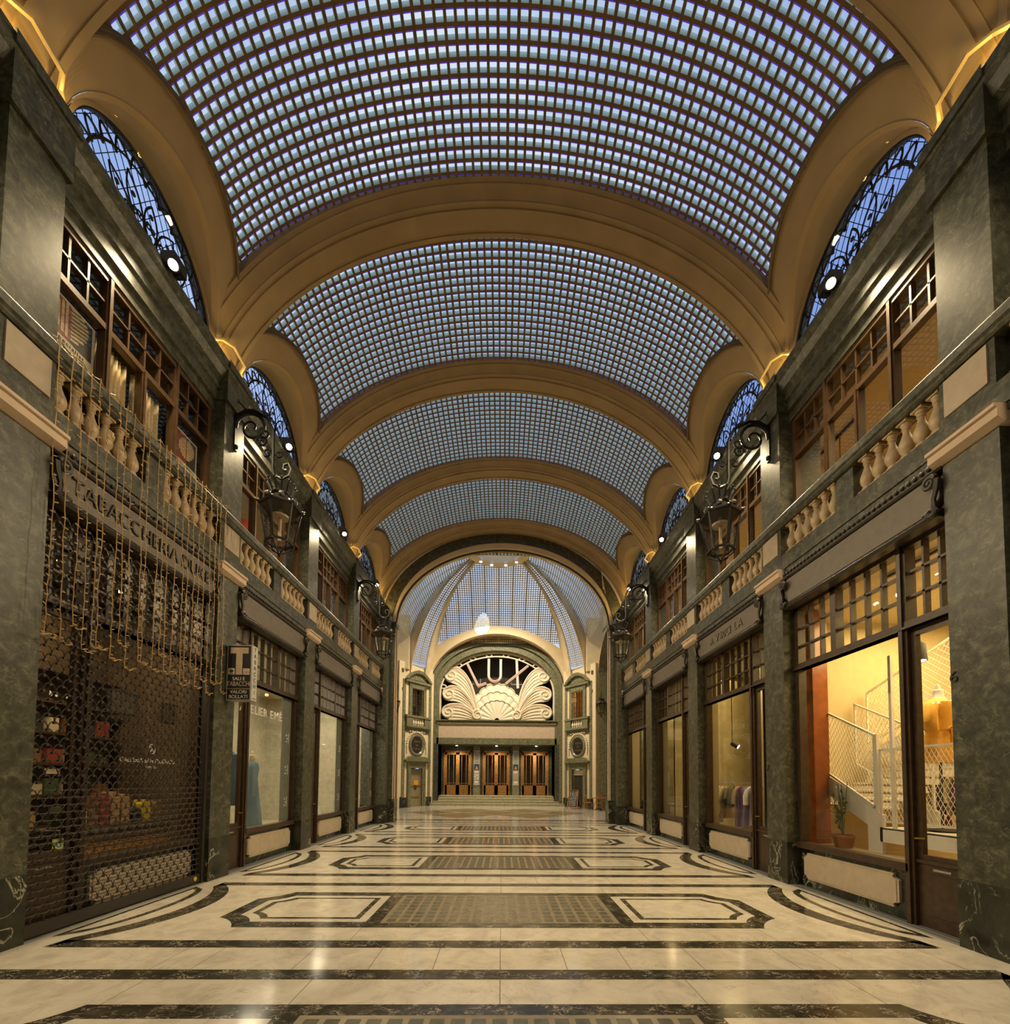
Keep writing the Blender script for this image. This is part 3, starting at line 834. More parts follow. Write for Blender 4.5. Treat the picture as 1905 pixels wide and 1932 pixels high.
# ------------------------------------------------------------------ dome
def radz(kind):
    if kind == 'main': return lambda r: 9+6.33*sqrt(max(0, 1-(r/6.2)**2))
    return lambda r: 7.7+7.5*sqrt(max(0, 1-(r/7.2)**2))
def dome_panel(name, ang, kind, r0, r1, hw, mull=6, pitch=.15):
    u = Vector((cos(ang), sin(ang), 0)); v = Vector((-u.y, u.x, 0)); zf = radz(kind); Cc = Vector((RX, RY, 0))
    # arc-length rows
    tab = [(0, r0)]; m = 400; L = 0
    for k in range(m):
        a, c = r0+(r1-r0)*k/m, r0+(r1-r0)*(k+1)/m
        L += sqrt((c-a)**2+(zf(c)-zf(a))**2); tab.append((L, c))
    def rof(s):
        lo, hi = 0, m
        while hi-lo > 1:
            q = (lo+hi)//2
            if tab[q][0] < s: lo = q
            else: hi = q
        return tab[lo][1]+(tab[hi][1]-tab[lo][1])*(s-tab[lo][0])/max(1e-9, tab[hi][0]-tab[lo][0])
    rows = int(L/pitch); ds = L/rows
    def pt(r, s, off=0):
        e = .01; n_ = Vector((-(zf(r+e)-zf(r-e))/(2*e), 1.0)).normalized()
        q = Cc+u*(r+n_.x*off)+v*s; return (q.x, q.y, zf(r)+n_.y*off)
    b = MB(); g = MB(); dep = .02
    for i in range(rows):
        ra, rb = rof(i*ds), rof((i+1)*ds); qa, qb = rof((i+.15)*ds), rof((i+.85)*ds)
        nc = int(hw((ra+rb)/2)/pitch)+1
        for j in range(-nc, nc):
            s0, s1 = j*pitch, (j+1)*pitch; bb = .024 if j % mull else .045
            be = .024 if (j+1) % mull else .045
            o = [b.p(pt(r, s)) for r, s in ((ra,s0),(ra,s1),(rb,s1),(rb,s0))]
            a = [b.p(pt(r, s)) for r, s in ((qa,s0+bb),(qa,s1-be),(qb,s1-be),(qb,s0+bb))]
            w_ = [b.p(pt(r, s, dep)) for r, s in ((qa,s0+bb),(qa,s1-be),(qb,s1-be),(qb,s0+bb))]
            b.mi = 0
            for k in range(4): b.idx([o[k], o[(k+1)%4], a[(k+1)%4], a[k]])
            b.mi = 1
            for k in range(4): b.idx([a[k], a[(k+1)%4], w_[(k+1)%4], w_[k]])
        hh = nc*pitch
        g.face([pt(ra, -hh, dep), pt(ra, hh, dep), pt(rb, hh, dep), pt(rb, -hh, dep)])
    CN[0] += 1
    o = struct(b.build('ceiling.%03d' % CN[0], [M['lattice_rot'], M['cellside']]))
    g.build('glass_panes', M['skyglass'], o)
    return pt
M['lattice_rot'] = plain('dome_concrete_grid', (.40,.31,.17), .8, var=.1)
hwN = lambda r: 1.55+(r-1.65)*.655
hwD = lambda r: .14+(r-1.7)*.085
P = {}
for nm, ang, kind, r1, hw in (('n', pi/2, 'main', 5.75, hwN), ('e', 0, 'main', 5.9, hwN), ('w', pi, 'main', 5.9, hwN), ('s', -pi/2, 'main', 5.75, hwN)):
    P[nm] = (dome_panel(nm, ang, kind, 1.65, r1, hw), hw, 1.65, r1)
for nm, ang in (('ne', radians(41)), ('nw', pi-radians(41)), ('se', -radians(41)), ('sw', pi+radians(41))):
    P[nm] = (dome_panel(nm, ang, 'diag', 1.75, 7.0, hwD, 50), hwD, 1.75, 7.0)
def dome_rib(pa, sa, pb, sb):
    fa, ha, a0, a1 = P[pa]; fb, hb, b0, b1 = P[pb]
    b = MB(); n = 24; rings = []
    for k in range(n+1):
        t_ = -.03+1.2*k/n
        ra, rb = min(a0+(a1-a0)*t_, 6.15), min(b0+(b1-b0)*t_, 7.15)
        A = Vector(fa(ra, sa*(ha(ra)-.03), -.05)); Bv = Vector(fb(rb, sb*(hb(rb)-.03), -.05))
        A2 = Vector(fa(ra, sa*(ha(ra)+.06), -.11)); B2 = Vector(fb(rb, sb*(hb(rb)+.06), -.11))
        A3 = Vector(fa(ra, sa*ha(ra), .1)); B3 = Vector(fb(rb, sb*hb(rb), .1))
        rings.append([A3, A, A2, B2, Bv, B3])
    b.sweep(rings); TN[0] += 1
    struct(b.build('trim_%d' % TN[0], M['plaster_rot']))
dome_rib('n', -1, 'ne', 1); dome_rib('n', 1, 'nw', -1)
dome_rib('e', 1, 'ne', -1); dome_rib('w', -1, 'nw', 1)
dome_rib('e', -1, 'se', 1); dome_rib('w', 1, 'sw', -1); dome_rib('s', 1, 'se', -1); dome_rib('s', -1, 'sw', 1)
# ring at the crown, with the raised glazed lantern above it
b = MB(); rings = []
for k in range(32):
    a = 2*pi*k/32
    rings.append([(RX+r*cos(a), RY+r*sin(a), z) for r, z in ((1.5,14.85),(1.95,14.8),(2.0,15.15),(1.6,15.5),(1.5,15.5))])
b.sweep(rings, closed=True); TN[0] += 1
struct(b.build('trim_%d' % TN[0], M['plaster_rot']))
for k, (dx, wd) in enumerate(((-1.05,'far left'),(-.42,'centre left'),(.42,'centre right'),(1.05,'far right'))):
    y = RY+sqrt(1.5**2-dx*dx)-.12
    root = thing('dome_spotlight', 'small lit spotlight on the dome ring, %s of the four' % wd, 'lamp', (RX+dx, y, 14.85), 'spotlights on the dome ring')
    b = MB(); b.lathe([(0,14.62),(.09,14.62),(.10,14.64),(.10,14.80),(.07,14.84),(0,14.84)], (RX+dx, y, 0), 14); b.build('housing', M['white'], root, True)
    b = MB(); b.lathe([(0,14.605),(.075,14.605),(.075,14.615),(0,14.615)], (RX+dx, y, 0), 14); b.build('lens', M['lamp'], root)
    lamp_light('dome_spot', (RX+dx, y-.02, 14.55), (1,.86,.62), 1500, 'SPOT', .09, (dx*.12, .14, -1), radians(120), .7)

# ------------------------------------------------------------------ walls of the domed hall
FY = 29.4
def diag_frame(sx):
    if sx < 0: A, Bv = Vector((-6.43, 27.2, 0)), Vector((-4.95, 29.2, 0))
    else: A, Bv = Vector((4.35, 29.2, 0)), Vector((5.8, 27.2, 0))
    u = (Bv-A).normalized(); nrm = Vector((u.y, -u.x, 0))      # towards the hall
    return A, u, nrm, (Bv-A).length
def diag_wall(sx):
    A, u, nrm, L = diag_frame(sx); sd = SIDE[sx]
    X = lambda q: tuple(A+u*q[0]+nrm*q[1]+Vector((0, 0, q[2])))   # (along, out of the wall, up)
    b = MB(X)
    hw = .50; c = L/2
    b.box((-.3, -.3, 0), (c-hw, 0, 9.42)); b.box((c+hw, -.3, 0), (L+.3, 0, 9.42)); b.box((c-hw, -.3, 2.55), (c+hw, 0, 6.0))
    b.box((c-hw, -.3, 7.82), (c+hw, 0, 9.42))
    w = struct(b.build('wall_northwest' if sx < 0 else 'wall_northeast', M['plaster_rot']))
    b = MB(X); b.box((.0, 0, .62), (.22, .05, 8.3)); b.box((L-.2, 0, .62), (L, .05, 8.3)); b.box((0, 0, 5.0), (L, .06, 5.2)); b.box((0, 0, 4.86), (L, .03, 5.0)); b.build('marble_strip', M['green_light'], w)
    b = MB(X); b.box((-.1, 0, 0), (c-hw-.28, .08, .62)); b.box((c+hw+.28, 0, 0), (L+.1, .08, .62)); b.build('plinth', M['plinth'], w)
    # door with stone surround
    dn[0] += 1
    b = MB(X)
    for s in (-1, 1):
        b.box((c+s*hw-(.0 if s > 0 else .3), -.1, 0), (c+s*hw+(.3 if s > 0 else 0), .09, 2.6)); b.box((c+s*(hw+.2)-.06, .09, 0), (c+s*(hw+.2)+.06, .13, 2.6))
    b.box((c-hw-.3, -.1, 2.55), (c+hw+.3, .09, 2.9)); b.prism([(c-1.02, 2.9),(c+1.02, 2.9),(c+1.06, 3.02),(c+.75, 3.3),(c-.75, 3.3),(c-1.06, 3.02)], 1, 0, .22)
    b.box((c-1.06, 0, 2.98), (c+1.06, .27, 3.06))
    d = struct(b.build('door_%d' % dn[0], M['green_light']))
    if sx < 0:
        b = MB(X); b.box((c-hw, -.2, 0), (c+hw, -.16, 1.35)); b.box((c-hw+.02, -.19, 1.35), (c+hw-.02, -.17, 2.5)); b.build('leaf', plain('olive_door_paint', (.26,.22,.12), .5), d)
        b = MB(X); b.box((c-.45, -.155, .6), (c+.42, -.12, .66)); b.box((c-hw, -.16, 1.3), (c+hw, -.13, 1.36)); b.box((c-hw+.08, -.16, 1.36), (c-hw+.11, -.13, 2.3)); b.build('rail', M['gold'], d)
        b = MB(X); b.box((c-.06, -.155, 1.42), (c+.34, -.14, 1.74)); b.build('notice', plain('orange_notice', (.75,.33,.03), .6), d)
        b = MB(X); b.box((c+.0, -.155, 1.12), (c+.18, -.13, 1.4)); b.build('letter_box', M['dark'], d)
    else:
        b = MB(X); b.box((c-hw, -.2, 0), (c+hw, -.16, 2.15)); b.build('leaf', M['dark'], d)
        b = MB(X); b.box((c-hw, -.16, 2.15), (c+hw, -.12, 2.5)); b.build('transom', M['plaster_rot'], d)
        b = MB(X); b.box((c-.03, -.16, 0), (c+.03, -.13, 2.15)); b.box((c-hw, -.16, .9), (c+hw, -.13, .95)); b.build('rail', M['wood'], d)
    # oval plaque with gilt script
    root = thing('oval_plaque', 'oval black plaque with gold script above the small door %s of the cinema' % sd, 'sign', tuple(A+u*c+Vector((0,0,4.06))), 'oval plaques beside the cinema front')
    def ring(rx0, rz0, rx1, rz1, o0, o1, mat, nm, bump=0):
        b = MB(X); n = 40; rings = []
        for k in range(n):
            a = 2*pi*k/n; w_ = 1
            rings.append([(c+rx0*cos(a), 0, 4.06+rz0*sin(a)), (c+rx1*cos(a), 0, 4.06+rz1*sin(a)), (c+rx1*cos(a), o1, 4.06+rz1*sin(a)), (c+(rx0+rx1)/2*cos(a), o1+.03, 4.06+(rz0+rz1)/2*sin(a)), (c+rx0*cos(a), o0, 4.06+rz0*sin(a))])
        b.sweep(rings, closed=True); b.build(nm, mat, root, True)
    ring(.46, .55, .68, .72, .04, .08, M['green_light'], 'oval_frame')
    b = MB(X); n = 40; F = [(c+.48*cos(2*pi*k/n), 4.06+.57*sin(2*pi*k/n)) for k in range(n)]; b.prism(F, 1, 0, .03); b.build('plate', M['black'], root)
    for txt, z in (('Galleria', 4.30), ('San', 4.06), ('Federico', 3.82)):
        o_ = A+u*c+nrm*.034+Vector((0,0,z)); text_obj('lettering', txt, .21, frame_M(o_, u, (0,0,1)), M['gold'], root, .003, shear=.35, xscale=.85)
    # carved garland around the oval
    g = thing('stone_garland', 'carved stone leaf garland around the oval plaque on the %s' % sd, 'carving', tuple(A+u*c+Vector((0,0,4.7))), 'garlands round the oval plaques')
    b = MB(X)
    for k in range(19):
        a = radians(-8+196*k/18); b.sphere((c+.82*cos(a), .05, 4.12+.80*sin(a)), .075, 6, (1,.7,1.1))
    for s in (-1, 1):
        for k in range(4): b.sphere((c+s*.84, .05, 3.98-.13*k), .07-.008*k, 6, (1,.7,1.1))
    for k in range(7): b.sphere((c-.6+.2*k, .06, 4.93+.03*(k % 2)), .07, 6, (1.1,.7,.7))
    b.build('leaf_band', M['offwhite'], g, True)
    # balcony
    root = thing('balcony', 'small marble balcony with balusters under the pedimented window on the %s' % sd, 'balcony', tuple(A+u*c+Vector((0,0,5.2))), 'small balconies in the domed hall')
    b = MB(X); b.box((.2, 0, 5.2), (L-.2, .22, 5.34)); b.box((.2, 0, 5.12), (L-.2, .16, 5.2)); b.build('base_slab', M['green_light'], root)
    b = MB(X); b.box((.16, .0, 5.85), (L-.16, .25, 5.98)); b.build('rail', M['green_light'], root)
    b = MB(X); b.box((.22, 0, 5.34), (.72, .2, 5.85)); b.build('pedestal', M['green_light'], root)
    b = MB(X); b.box((L-.72, 0, 5.34), (L-.22, .2, 5.85)); b.build('pedestal', M['green_light'], root)
    for k in range(5):
        b = MB(X); b.lathe([(r, z*1.0+5.35) for r, z in BAL], (c-.40+.2*k, .11, 0), 10); b.build('baluster', M['offwhite'], root, True)
    # window with segmental pediment
    wn[0] += 1
    b = MB(X)
    for s in (-1, 1): b.box((c+s*hw-(.24 if s < 0 else 0), 0, 5.98), (c+s*hw+(.24 if s > 0 else 0), .1, 8.0))
    b.box((c-.75, 0, 7.8), (c+.75, .1, 8.15)); b.box((c-1.1, 0, 8.15), (c+1.1, .2, 8.3))
    seg = [(c-1.12+2.24*k/16, 8.3+.72*sin(pi*k/16)**.8) for k in range(17)]
    seg2 = [(c-.9+1.8*k/16, 8.36+.46*sin(pi*k/16)**.8) for k in range(17)]
    rings = [[(p[0], 0, p[1]), (q[0], 0, q[1]), (q[0], .24, q[1]), (p[0], .28, p[1])] for p, q in zip(seg, seg2)]
    b.sweep(rings); b.prism(seg2, 1, 0, .08)
    wd = struct(b.build('window_%d' % wn[0], M['green_light']))
    b = MB(X)
    for k in range(5): b.box((c-hw+2*hw*k/4-.015, -.14, 6.0), (c-hw+2*hw*k/4+.015, -.1, 7.82))
    for k in range(6): b.box((c-hw, -.14, 6.0+1.82*k/5-.015), (c+hw, -.1, 6.0+1.82*k/5+.015))
    b.build('glazing_bars', M['wood'], wd)
    b = MB(X); b.face([(c-hw, -.12, 6.0), (c+hw, -.12, 6.0), (c+hw, -.12, 7.82), (c-hw, -.12, 7.82)]); b.build('pane', M['glass'], wd)
    b = MB(X); b.box((c-hw-.9, -1.3, 5.7), (c+hw+.9, -1.2, 8.3)); b.box((c-hw-.9, -1.2, 5.7), (c-hw-.8, -.3, 8.3)); b.box((c+hw+.8, -1.2, 5.7), (c+hw+.9, -.3, 8.3)); b.box((c-hw-.9, -1.2, 8.2), (c+hw+.9, -.3, 8.3)); b.box((c-hw-.9, -1.2, 5.7), (c+hw+.9, -.3, 5.8)); b.build('room_behind', plain('warm_room_wall', (.5,.28,.08), .8) if sx > 0 else M['roomdark'], wd)
    if sx > 0: 
        q = X((c, -.7, 7.4)); lamp_light('room_lamp', q, (1,.6,.2), 12, 'POINT', .1)
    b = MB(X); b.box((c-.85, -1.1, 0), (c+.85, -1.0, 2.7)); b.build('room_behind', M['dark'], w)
for sx in (-1, 1): diag_wall(sx)

# piers facing the passage, side arches and arms of the hall
for sx in (-1, 1):
    xa = -6.43 if sx < 0 else 5.8; xo = -7.05 if sx < 0 else 6.62
    lo, hi = min(xa, xo), max(xa, xo)
    b = MB(); b.box((lo, 27.2, 0), (hi, 27.6, 8.95)); r = struct(b.build('marble_pillar', M['green_light']))
    b = MB(); b.box((lo-.02 if sx < 0 else lo-.32, 27.3, 8.95), (hi+.32 if sx < 0 else hi+.02, 27.62, 12.5)); b.build('upper_block', M['plaster_rot'], r)
    b = MB(); b.box((lo+.1, 27.17, .75), (hi-.16 if sx < 0 else hi-.16, 27.2, 7.5)); b.box((lo+.1, 27.17, 8.1), (hi-.16, 27.2, 8.7)); b.build('stone_panel', M['pinkstone'], r)
    b = MB(); b.box((lo-.05, 27.12, 0), (hi+.05, 27.6, .66)); b.build('plinth', M['plinth'], r)
    b = MB(); b.box((lo-.06, 27.1, 8.75), (hi+.06, 27.6, 8.95)); b.box((lo-.03, 27.14, 7.55), (hi+.03, 27.6, 7.7)); b.build('capital', M['green_light'], r)
    # side wall with the arch into the arm of the hall (plane of constant x)
    xw = RX+sx*6.75
    b = MB(); n = 36; yc = 23.0; a_, b_, zc = 3.9, 2.8, 8.4
    for k in range(n):
        y0, y1 = yc-a_+2*a_*k/n, yc-a_+2*a_*(k+1)/n
        z0, z1 = zc+b_*sqrt(max(0, 1-((y0-yc)/a_)**2)), zc+b_*sqrt(max(0, 1-((y1-yc)/a_)**2))
        b.face([(xw, y0, z0), (xw, y1, z1), (xw, y1, 13), (xw, y0, 13)])
    b.box((xw-.1, 17.7, 0), (xw+.1, yc-a_, 13)); b.box((xw-.1, yc+a_, 0), (xw+.1, 27.6, 13))
    wl = struct(b.build('wall_west' if sx < 0 else 'wall_east', M['plaster_rot']))
    for (ai, ao, xx, mt, nm) in ((3.9, 4.15, .12, M['green_light'], 'archivolt'), (3.66, 3.9, .3, M['plaster_rot'], 'arch_soffit'), (3.6, 3.68, .36, M['green_light'], 'edge_moulding')):
        b = MB()
        pi_ = [(yc-ai*cos(pi*k/30), zc+(ai-1.1)*sin(pi*k/30)) for k in range(31)]; po = [(yc-ao*cos(pi*k/30), zc+(ao-1.1)*sin(pi*k/30)) for k in range(31)]
        pi_ = [(yc-ai, 0)]+pi_+[(yc+ai, 0)]; po = [(yc-ao, 0)]+po+[(yc+ao, 0)]
        b.sweep([[(xw-sx*xx, p[0], p[1]), (xw-sx*xx, q[0], q[1]), (xw+.3*sx, q[0], q[1]), (xw+.3*sx, p[0], p[1])] for p, q in zip(pi_, po)])
        b.build(nm, mt, wl)
    b = MB()
    x0, x1 = sorted((xw, xw+sx*6.5))
    b.box((x0, 27.3, 0), (x1, 27.5, 11.5)); b.box((x0, 18.6, 0), (x1, 18.7, 11.5)); b.box((xw+sx*6.5-.1, 18.6, 0), (xw+sx*6.5+.1, 27.5, 11.5))
    struct(b.build('wall_arm_west' if sx < 0 else 'wall_arm_east', M['plaster_rot']))
    b = MB(); b.box((x0, 18.6, 11.4), (x1, 27.5, 11.5)); CN[0] += 1; struct(b.build('ceiling.%03d' % CN[0], M['plaster_rot']))
# bottle shelves and upper window of the shop in the right arm, seen past the end pier
b = MB(); b.box((6.55, 27.22, 0), (6.72, 27.34, 11)); b.box((6.55, 27.2, 4.9), (9.5, 27.34, 5.3)); b.box((8.2, 27.2, 0), (8.5, 27.34, 11)); TN[0] += 1
struct(b.build('trim_%d' % TN[0], M['green_light']))
sh = thing('bottle_shelf', 'tall dark shelf full of bottles seen past the end pier on the right', 'shelf', (7.2, 27.2, 0))
b = MB(); b.box((6.74, 27.22, .5), (8.1, 27.29, 4.6)); b.build('back_board', M['black'], sh)
for k in range(12):
    b = MB(); b.box((6.74, 26.98, .68+.24*k), (8.1, 27.22, .70+.24*k)); b.build('shelf_board', M['wood'], sh)
BC = [plain('bottle_'+n_, c_, .3, var=0) for n_, c_ in (('amber', (.55,.25,.04)), ('pale', (.7,.68,.6)), ('red', (.5,.03,.03)), ('dark', (.05,.06,.04)), ('gold', (.7,.45,.08)))]
bm = []
for m_ in BC:
    b = MB(); b.lathe([(0,0),(.038,0),(.04,.02),(.04,.12),(.016,.16),(.016,.2),(0,.2)], (0,0,0), 8); bm.append(b.mesh('bottle', m_, True))
for k in range(12):
    for j in range(5):
        o = link('bottle', bm[(k*3+j*2+k*j) % 5], None, (6.80+.1*j, 27.08, .70+.24*k))
        tag(o, 'small bottle standing on the shelves past the right end pier', 'bottle', 'bottles on the shelves in the right arm')
# plaster above the diagonal walls and window row over the arms is closed by the dome ribs
# ------------------------------------------------------------------ cinema front
def lin(a, b, t): return a+(b-a)*t
b = MB()
OUT = arch_path(FX, 4.68, 3.54, 8.2, 0); MID = arch_path(FX, 4.36, 3.24, 8.15, 0); INN = arch_path(FX, 4.06, 2.98, 7.95, 0)
arch_band(b, MID, OUT, FY, FY+.6)
wf = struct(b.build('wall_north', M['green_light']))
b = MB(); arch_band(b, INN, MID, FY+.14, FY+2.0); b.build('inner_archivolt', M['green_light'], wf)
b = MB(); arch_band(b, [(lin(p[0],q[0],.85), lin(p[1],q[1],.85)) for p, q in zip(MID, OUT)], [(lin(p[0],q[0],1.06), lin(p[1],q[1],1.06)) for p, q in zip(MID, OUT)], FY-.08, FY); b.build('outer_moulding', M['green'], wf)
# plaster above the arch up to the dome
b = MB(); n = 50
zt = lambda x: 12.35-1.35*((x-FX)/4.4)**2
for k in range(n):
    x0, x1 = FX-4.85+9.7*k/n, FX-4.85+9.7*(k+1)/n
    zb = lambda x: ell_z(x-FX, 4.68, 3.54, 8.2) if abs(x-FX) < 4.68 else 0
    b.prism([(x0, zb(x0)), (x1, zb(x1)), (x1, zt(x1)), (x0, zt(x0))], 1, FY-.02, FY+.5)
b.build('plaster_spandrel', M['plaster_rot'], wf)
b = MB()
top = [(x, z+.0) for x, z in [(FX-4.75+9.5*k/40, zt(FX-4.75+9.5*k/40)) for k in range(41)]]
bot = [(FX-4.72+9.44*k/40, ell_z(-4.72+9.44*k/40, 4.76, 3.62, 8.2)) for k in range(41)]
rings = [[(p[0], FY-.75+.7*abs((p[0]-FX)/4.75)**2, p[1]), (q[0], FY-.75+.7*abs((q[0]-FX)/4.75)**2, q[1]), (q[0], FY+.3, q[1]), (p[0], FY+.3, p[1])] for p, q in zip(bot, top)]
b.sweep(rings); b.build('arch_hood', M['plaster_rot'], wf)
# band under the lunette, cream frieze, lintel
b = MB(); b.box((FX-4.2, FY+.1, 5.68), (FX+4.2, FY+2, 5.98)); b.box((FX-4.2, FY+.02, 5.92), (FX+4.2, FY+.2, 5.99)); b.box((FX-4.2, FY+.14, 4.28), (FX+4.2, FY+2, 4.72)); b.build('lintel', M['green_light'], wf)
b = MB(); b.box((FX-4.12, FY+.18, 4.72), (FX+4.12, FY+1, 5.68)); b.build('frieze', M['pinkstone'], wf)
b = MB(); b.box((FX-4.3, FY+1.9, 5.9), (FX+4.3, FY+2.0, 11.2)); b.build('dark_glazing', plain('dark_brown_glazing', (.055,.045,.033), .25), wf)
# vestibule
b = MB(); b.box((FX-4.6, FY+.1, 0), (FX-4.06, 31.6, 4.3)); b.box((FX+4.06, FY+.1, 0), (FX+4.6, 31.6, 4.3)); b.box((FX-4.3, 31.25, .5), (FX-4.02+.1, 31.4, 4.3))
xs_ = [(-4.27,-2.25),(-1.42,.57),(1.40,3.42)]
edges = [FX-4.2]+[q for p in xs_ for q in p]+[FX+4.2]
for k in range(0, 8, 2): b.box((edges[k], 31.2, .5), (edges[k+1], 31.4, 4.3))
for a, c in xs_: b.box((a, 31.2, 3.95), (c, 31.4, 4.3))
b.build('vestibule_wall', M['green'], wf)
b = MB(); b.box((FX-4.6, FY+.3, 4.26), (FX+4.6, 31.5, 4.34)); b.build('vestibule_ceiling', M['green'], wf)
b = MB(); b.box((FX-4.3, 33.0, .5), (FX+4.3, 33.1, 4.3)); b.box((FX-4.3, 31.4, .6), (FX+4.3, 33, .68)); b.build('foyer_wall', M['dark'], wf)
# steps
st = tag(empty('marble_steps', (FX, 29.9, 0)), 'broad flight of marble steps leading up to the wooden cinema doors', 'steps')
for k in range(4):
    b = MB(); hw = 4.75-.14*k
    b.box((FX-hw, FY-.28+.3*k, .17*k), (FX+hw, 31.5, .17*(k+1))); b.box((FX-hw-.02, FY-.30+.3*k, .17*(k+1)-.04), (FX+hw+.02, FY-.2+.3*k, .17*(k+1)+.002))
    b.build('step', M['step'], st)
# doors
def double_door(x0, x1, lab):
    dn[0] += 1; y = 31.28; z0, z1 = .69, 3.95
    b = MB(); b.box((x0, y-.05, z0), (x0+.09, y+.08, z1)); b.box((x1-.09, y-.05, z0), (x1, y+.08, z1)); b.box((x0, y-.05, z1-.14), (x1, y+.08, z1))
    d = struct(b.build('door_%d' % dn[0], M['walnut']))
    m = (x0+x1)/2
    for s, a, c in ((-1, x0+.09, m), (1, m, x1-.09)):
        b = MB(); zz = (z0+.02, z1-.14)
        b.box((a, y-.03, zz[0]), (a+.13, y+.03, zz[1])); b.box((c-.13, y-.03, zz[0]), (c, y+.03, zz[1])); b.box((a, y-.03, zz[1]-.16), (c, y+.03, zz[1])); b.box((a, y-.03, zz[0]), (c, y+.03, 1.42))
        b.box((a+.16, y-.05, .82), (c-.16, y-.03, 1.3))
        for x in (a+.13+.15, c-.13-.15-.03): b.box((x, y-.02, 1.42), (x+.03, y+.02, zz[1]))
        b.box((a+.1, y-.02, 1.53), (c-.1, y+.02, 1.57))
        lf = b.build('leaf', M['walnut'], d)
        b = MB(); b.face([(a+.1, y, 1.42), (c-.1, y, 1.42), (c-.1, y, zz[1]-.1), (a+.1, y, zz[1]-.1)]); b.build('pane', M['glass'], lf)
        xh = (c-.06) if s < 0 else (a+.06)
        b = MB(); b.tube([(xh, y-.04, 1.6), (xh, y-.1, 1.65), (xh, y-.1, 2.15), (xh, y-.04, 2.2)], .018, 6); b.build('handle', M['gold'], lf, True)
for (a, c), l in zip(xs_, ('left', 'middle', 'right')): double_door(a, c, l)
# poster columns
for x, l in ((-1.84, 'left'), (1.0, 'right')):
    root = thing('poster_column', 'green marble column carrying a tall cinema programme board, %s of the middle doors' % l, 'column', (x, 31.0, .68), 'poster columns between the cinema doors')
    b = MB(); b.box((x-.24, 30.85, .68), (x+.24, 31.2, 4.26)); b.build('shaft', M['green_light'], root)
    b = MB(); b.box((x-.215, 30.82, 1.42), (x+.215, 30.85, 3.95)); b.build('board', plain('grey_poster_board_'+l, (.42,.41,.36), .5), root)
    text_obj('lettering', 'LUX', .17, frame_M((x, 30.815, 3.78), (1,0,0), (0,0,1)), M['grayboard'], root, .003)
    b = MB(); b.box((x-.15, 30.812, 3.22), (x+.15, 30.82, 3.64)); b.box((x-.11, 30.812, 3.02), (x+.11, 30.82, 3.14)); b.build('notice', plain('notice_grey_'+l, (.30,.28,.22), .6), root)
    b = MB(); b.box((x-.18, 30.81, 2.52), (x+.18, 30.82, 2.95)); po = b.build('film_poster', plain('film_poster_blue_'+l, (.04,.05,.09), .4), root)
    b = MB(); b.prism([(x-.1, 2.56),(x+.1, 2.56),(x+.08, 2.72),(x, 2.84),(x-.08, 2.70)], 1, 30.804, 30.81); b.build('poster_picture', plain('poster_orange_'+l, (.55,.2,.12), .5), po)
    b = MB(); b.box((x-.14, 30.81, 2.30), (x+.14, 30.82, 2.45)); b.build('notice', M['white'], root)
    b = MB(); b.box((x-.16, 30.81, 1.80), (x+.16, 30.82, 2.22)); pp = b.build('film_poster', M['white'] if l == 'left' else M['panel'], root)
    if l == 'left':
        b = MB(); [b.cbox((x-.08+.055*(k % 4), 30.808, 1.9+.06*k), (.05, .004, .05)) for k in range(5)]; b.build('poster_print', M['black'], pp)
    b = MB(); b.box((x-.13, 30.81, 1.58), (x+.13, 30.82, 1.72)); b.build('notice', M['white'], root)

# ---- shell ornament in the lunette
orn = thing('shell_relief', 'large ivory shell and plume relief filling the arched lunette over the cinema', 'relief', (FX, FY+.5, 5.98))
YB = FY+.5
def fan(name, a, bb, zc, y, lobes, amp, half, th=.12):
    b = MB(); nu, nv = lobes*6, 8
    def fn(u, v):
        t_ = pi*(.5-half)+2*half*pi*u
        sc = 1+amp*abs(sin(lobes*pi*u))**.6
        r = .12+.88*v*sc if v > .99 else .12+.88*v
        dpt = .07*v*abs(sin(lobes*pi*u))
        return (FX-a*r*cos(t_), y-dpt-.1*(1-v), zc+bb*r*sin(t_))
    b.grid(fn, nu, nv)
    edge = [fn(k/nu, 1) for k in range(nu+1)]
    b.sweep([[p, (p[0], y+th, p[2])] for p in edge], loop=False, cap=False)
    b.tube([(p[0], p[1]-.02, p[2]) for p in edge], .035, 5)
    b.build(name, M['offwhite'], orn, True)
fan('shell_tier', 1.9, 2.62, 5.97, YB+.10, 9, .05, .42)
fan('shell_tier', 1.75, 2.02, 5.97, YB-.06, 9, .05, .44)
fan('shell_tier', 1.42, 1.40, 5.97, YB-.22, 11, .045, .5)
for s in (-1, 1):
    b = MB(); S = spiral((FX+s*1.36, 6.37), .36, .05, pi/2, -s*1.8, 28)
    b.tube([(x, YB-.28, z) for x, z in S], [.085-.05*k/len(S) for k in range(len(S))], 6)
    F = [(FX+s*1.36+.34*cos(2*pi*k/20), 6.37+.34*sin(2*pi*k/20)) for k in range(20)]; b.prism(F, 1, YB-.26, YB)
    b.build('volute', M['offwhite'], orn, True)
def bez(P, n=16):
    out = []
    for k in range(n+1):
        t_ = k/n; Q = [Vector(q) for q in P]
        while len(Q) > 1: Q = [Q[i].lerp(Q[i+1], t_) for i in range(len(Q)-1)]
        out.append((Q[0].x, Q[0].y))
    return out
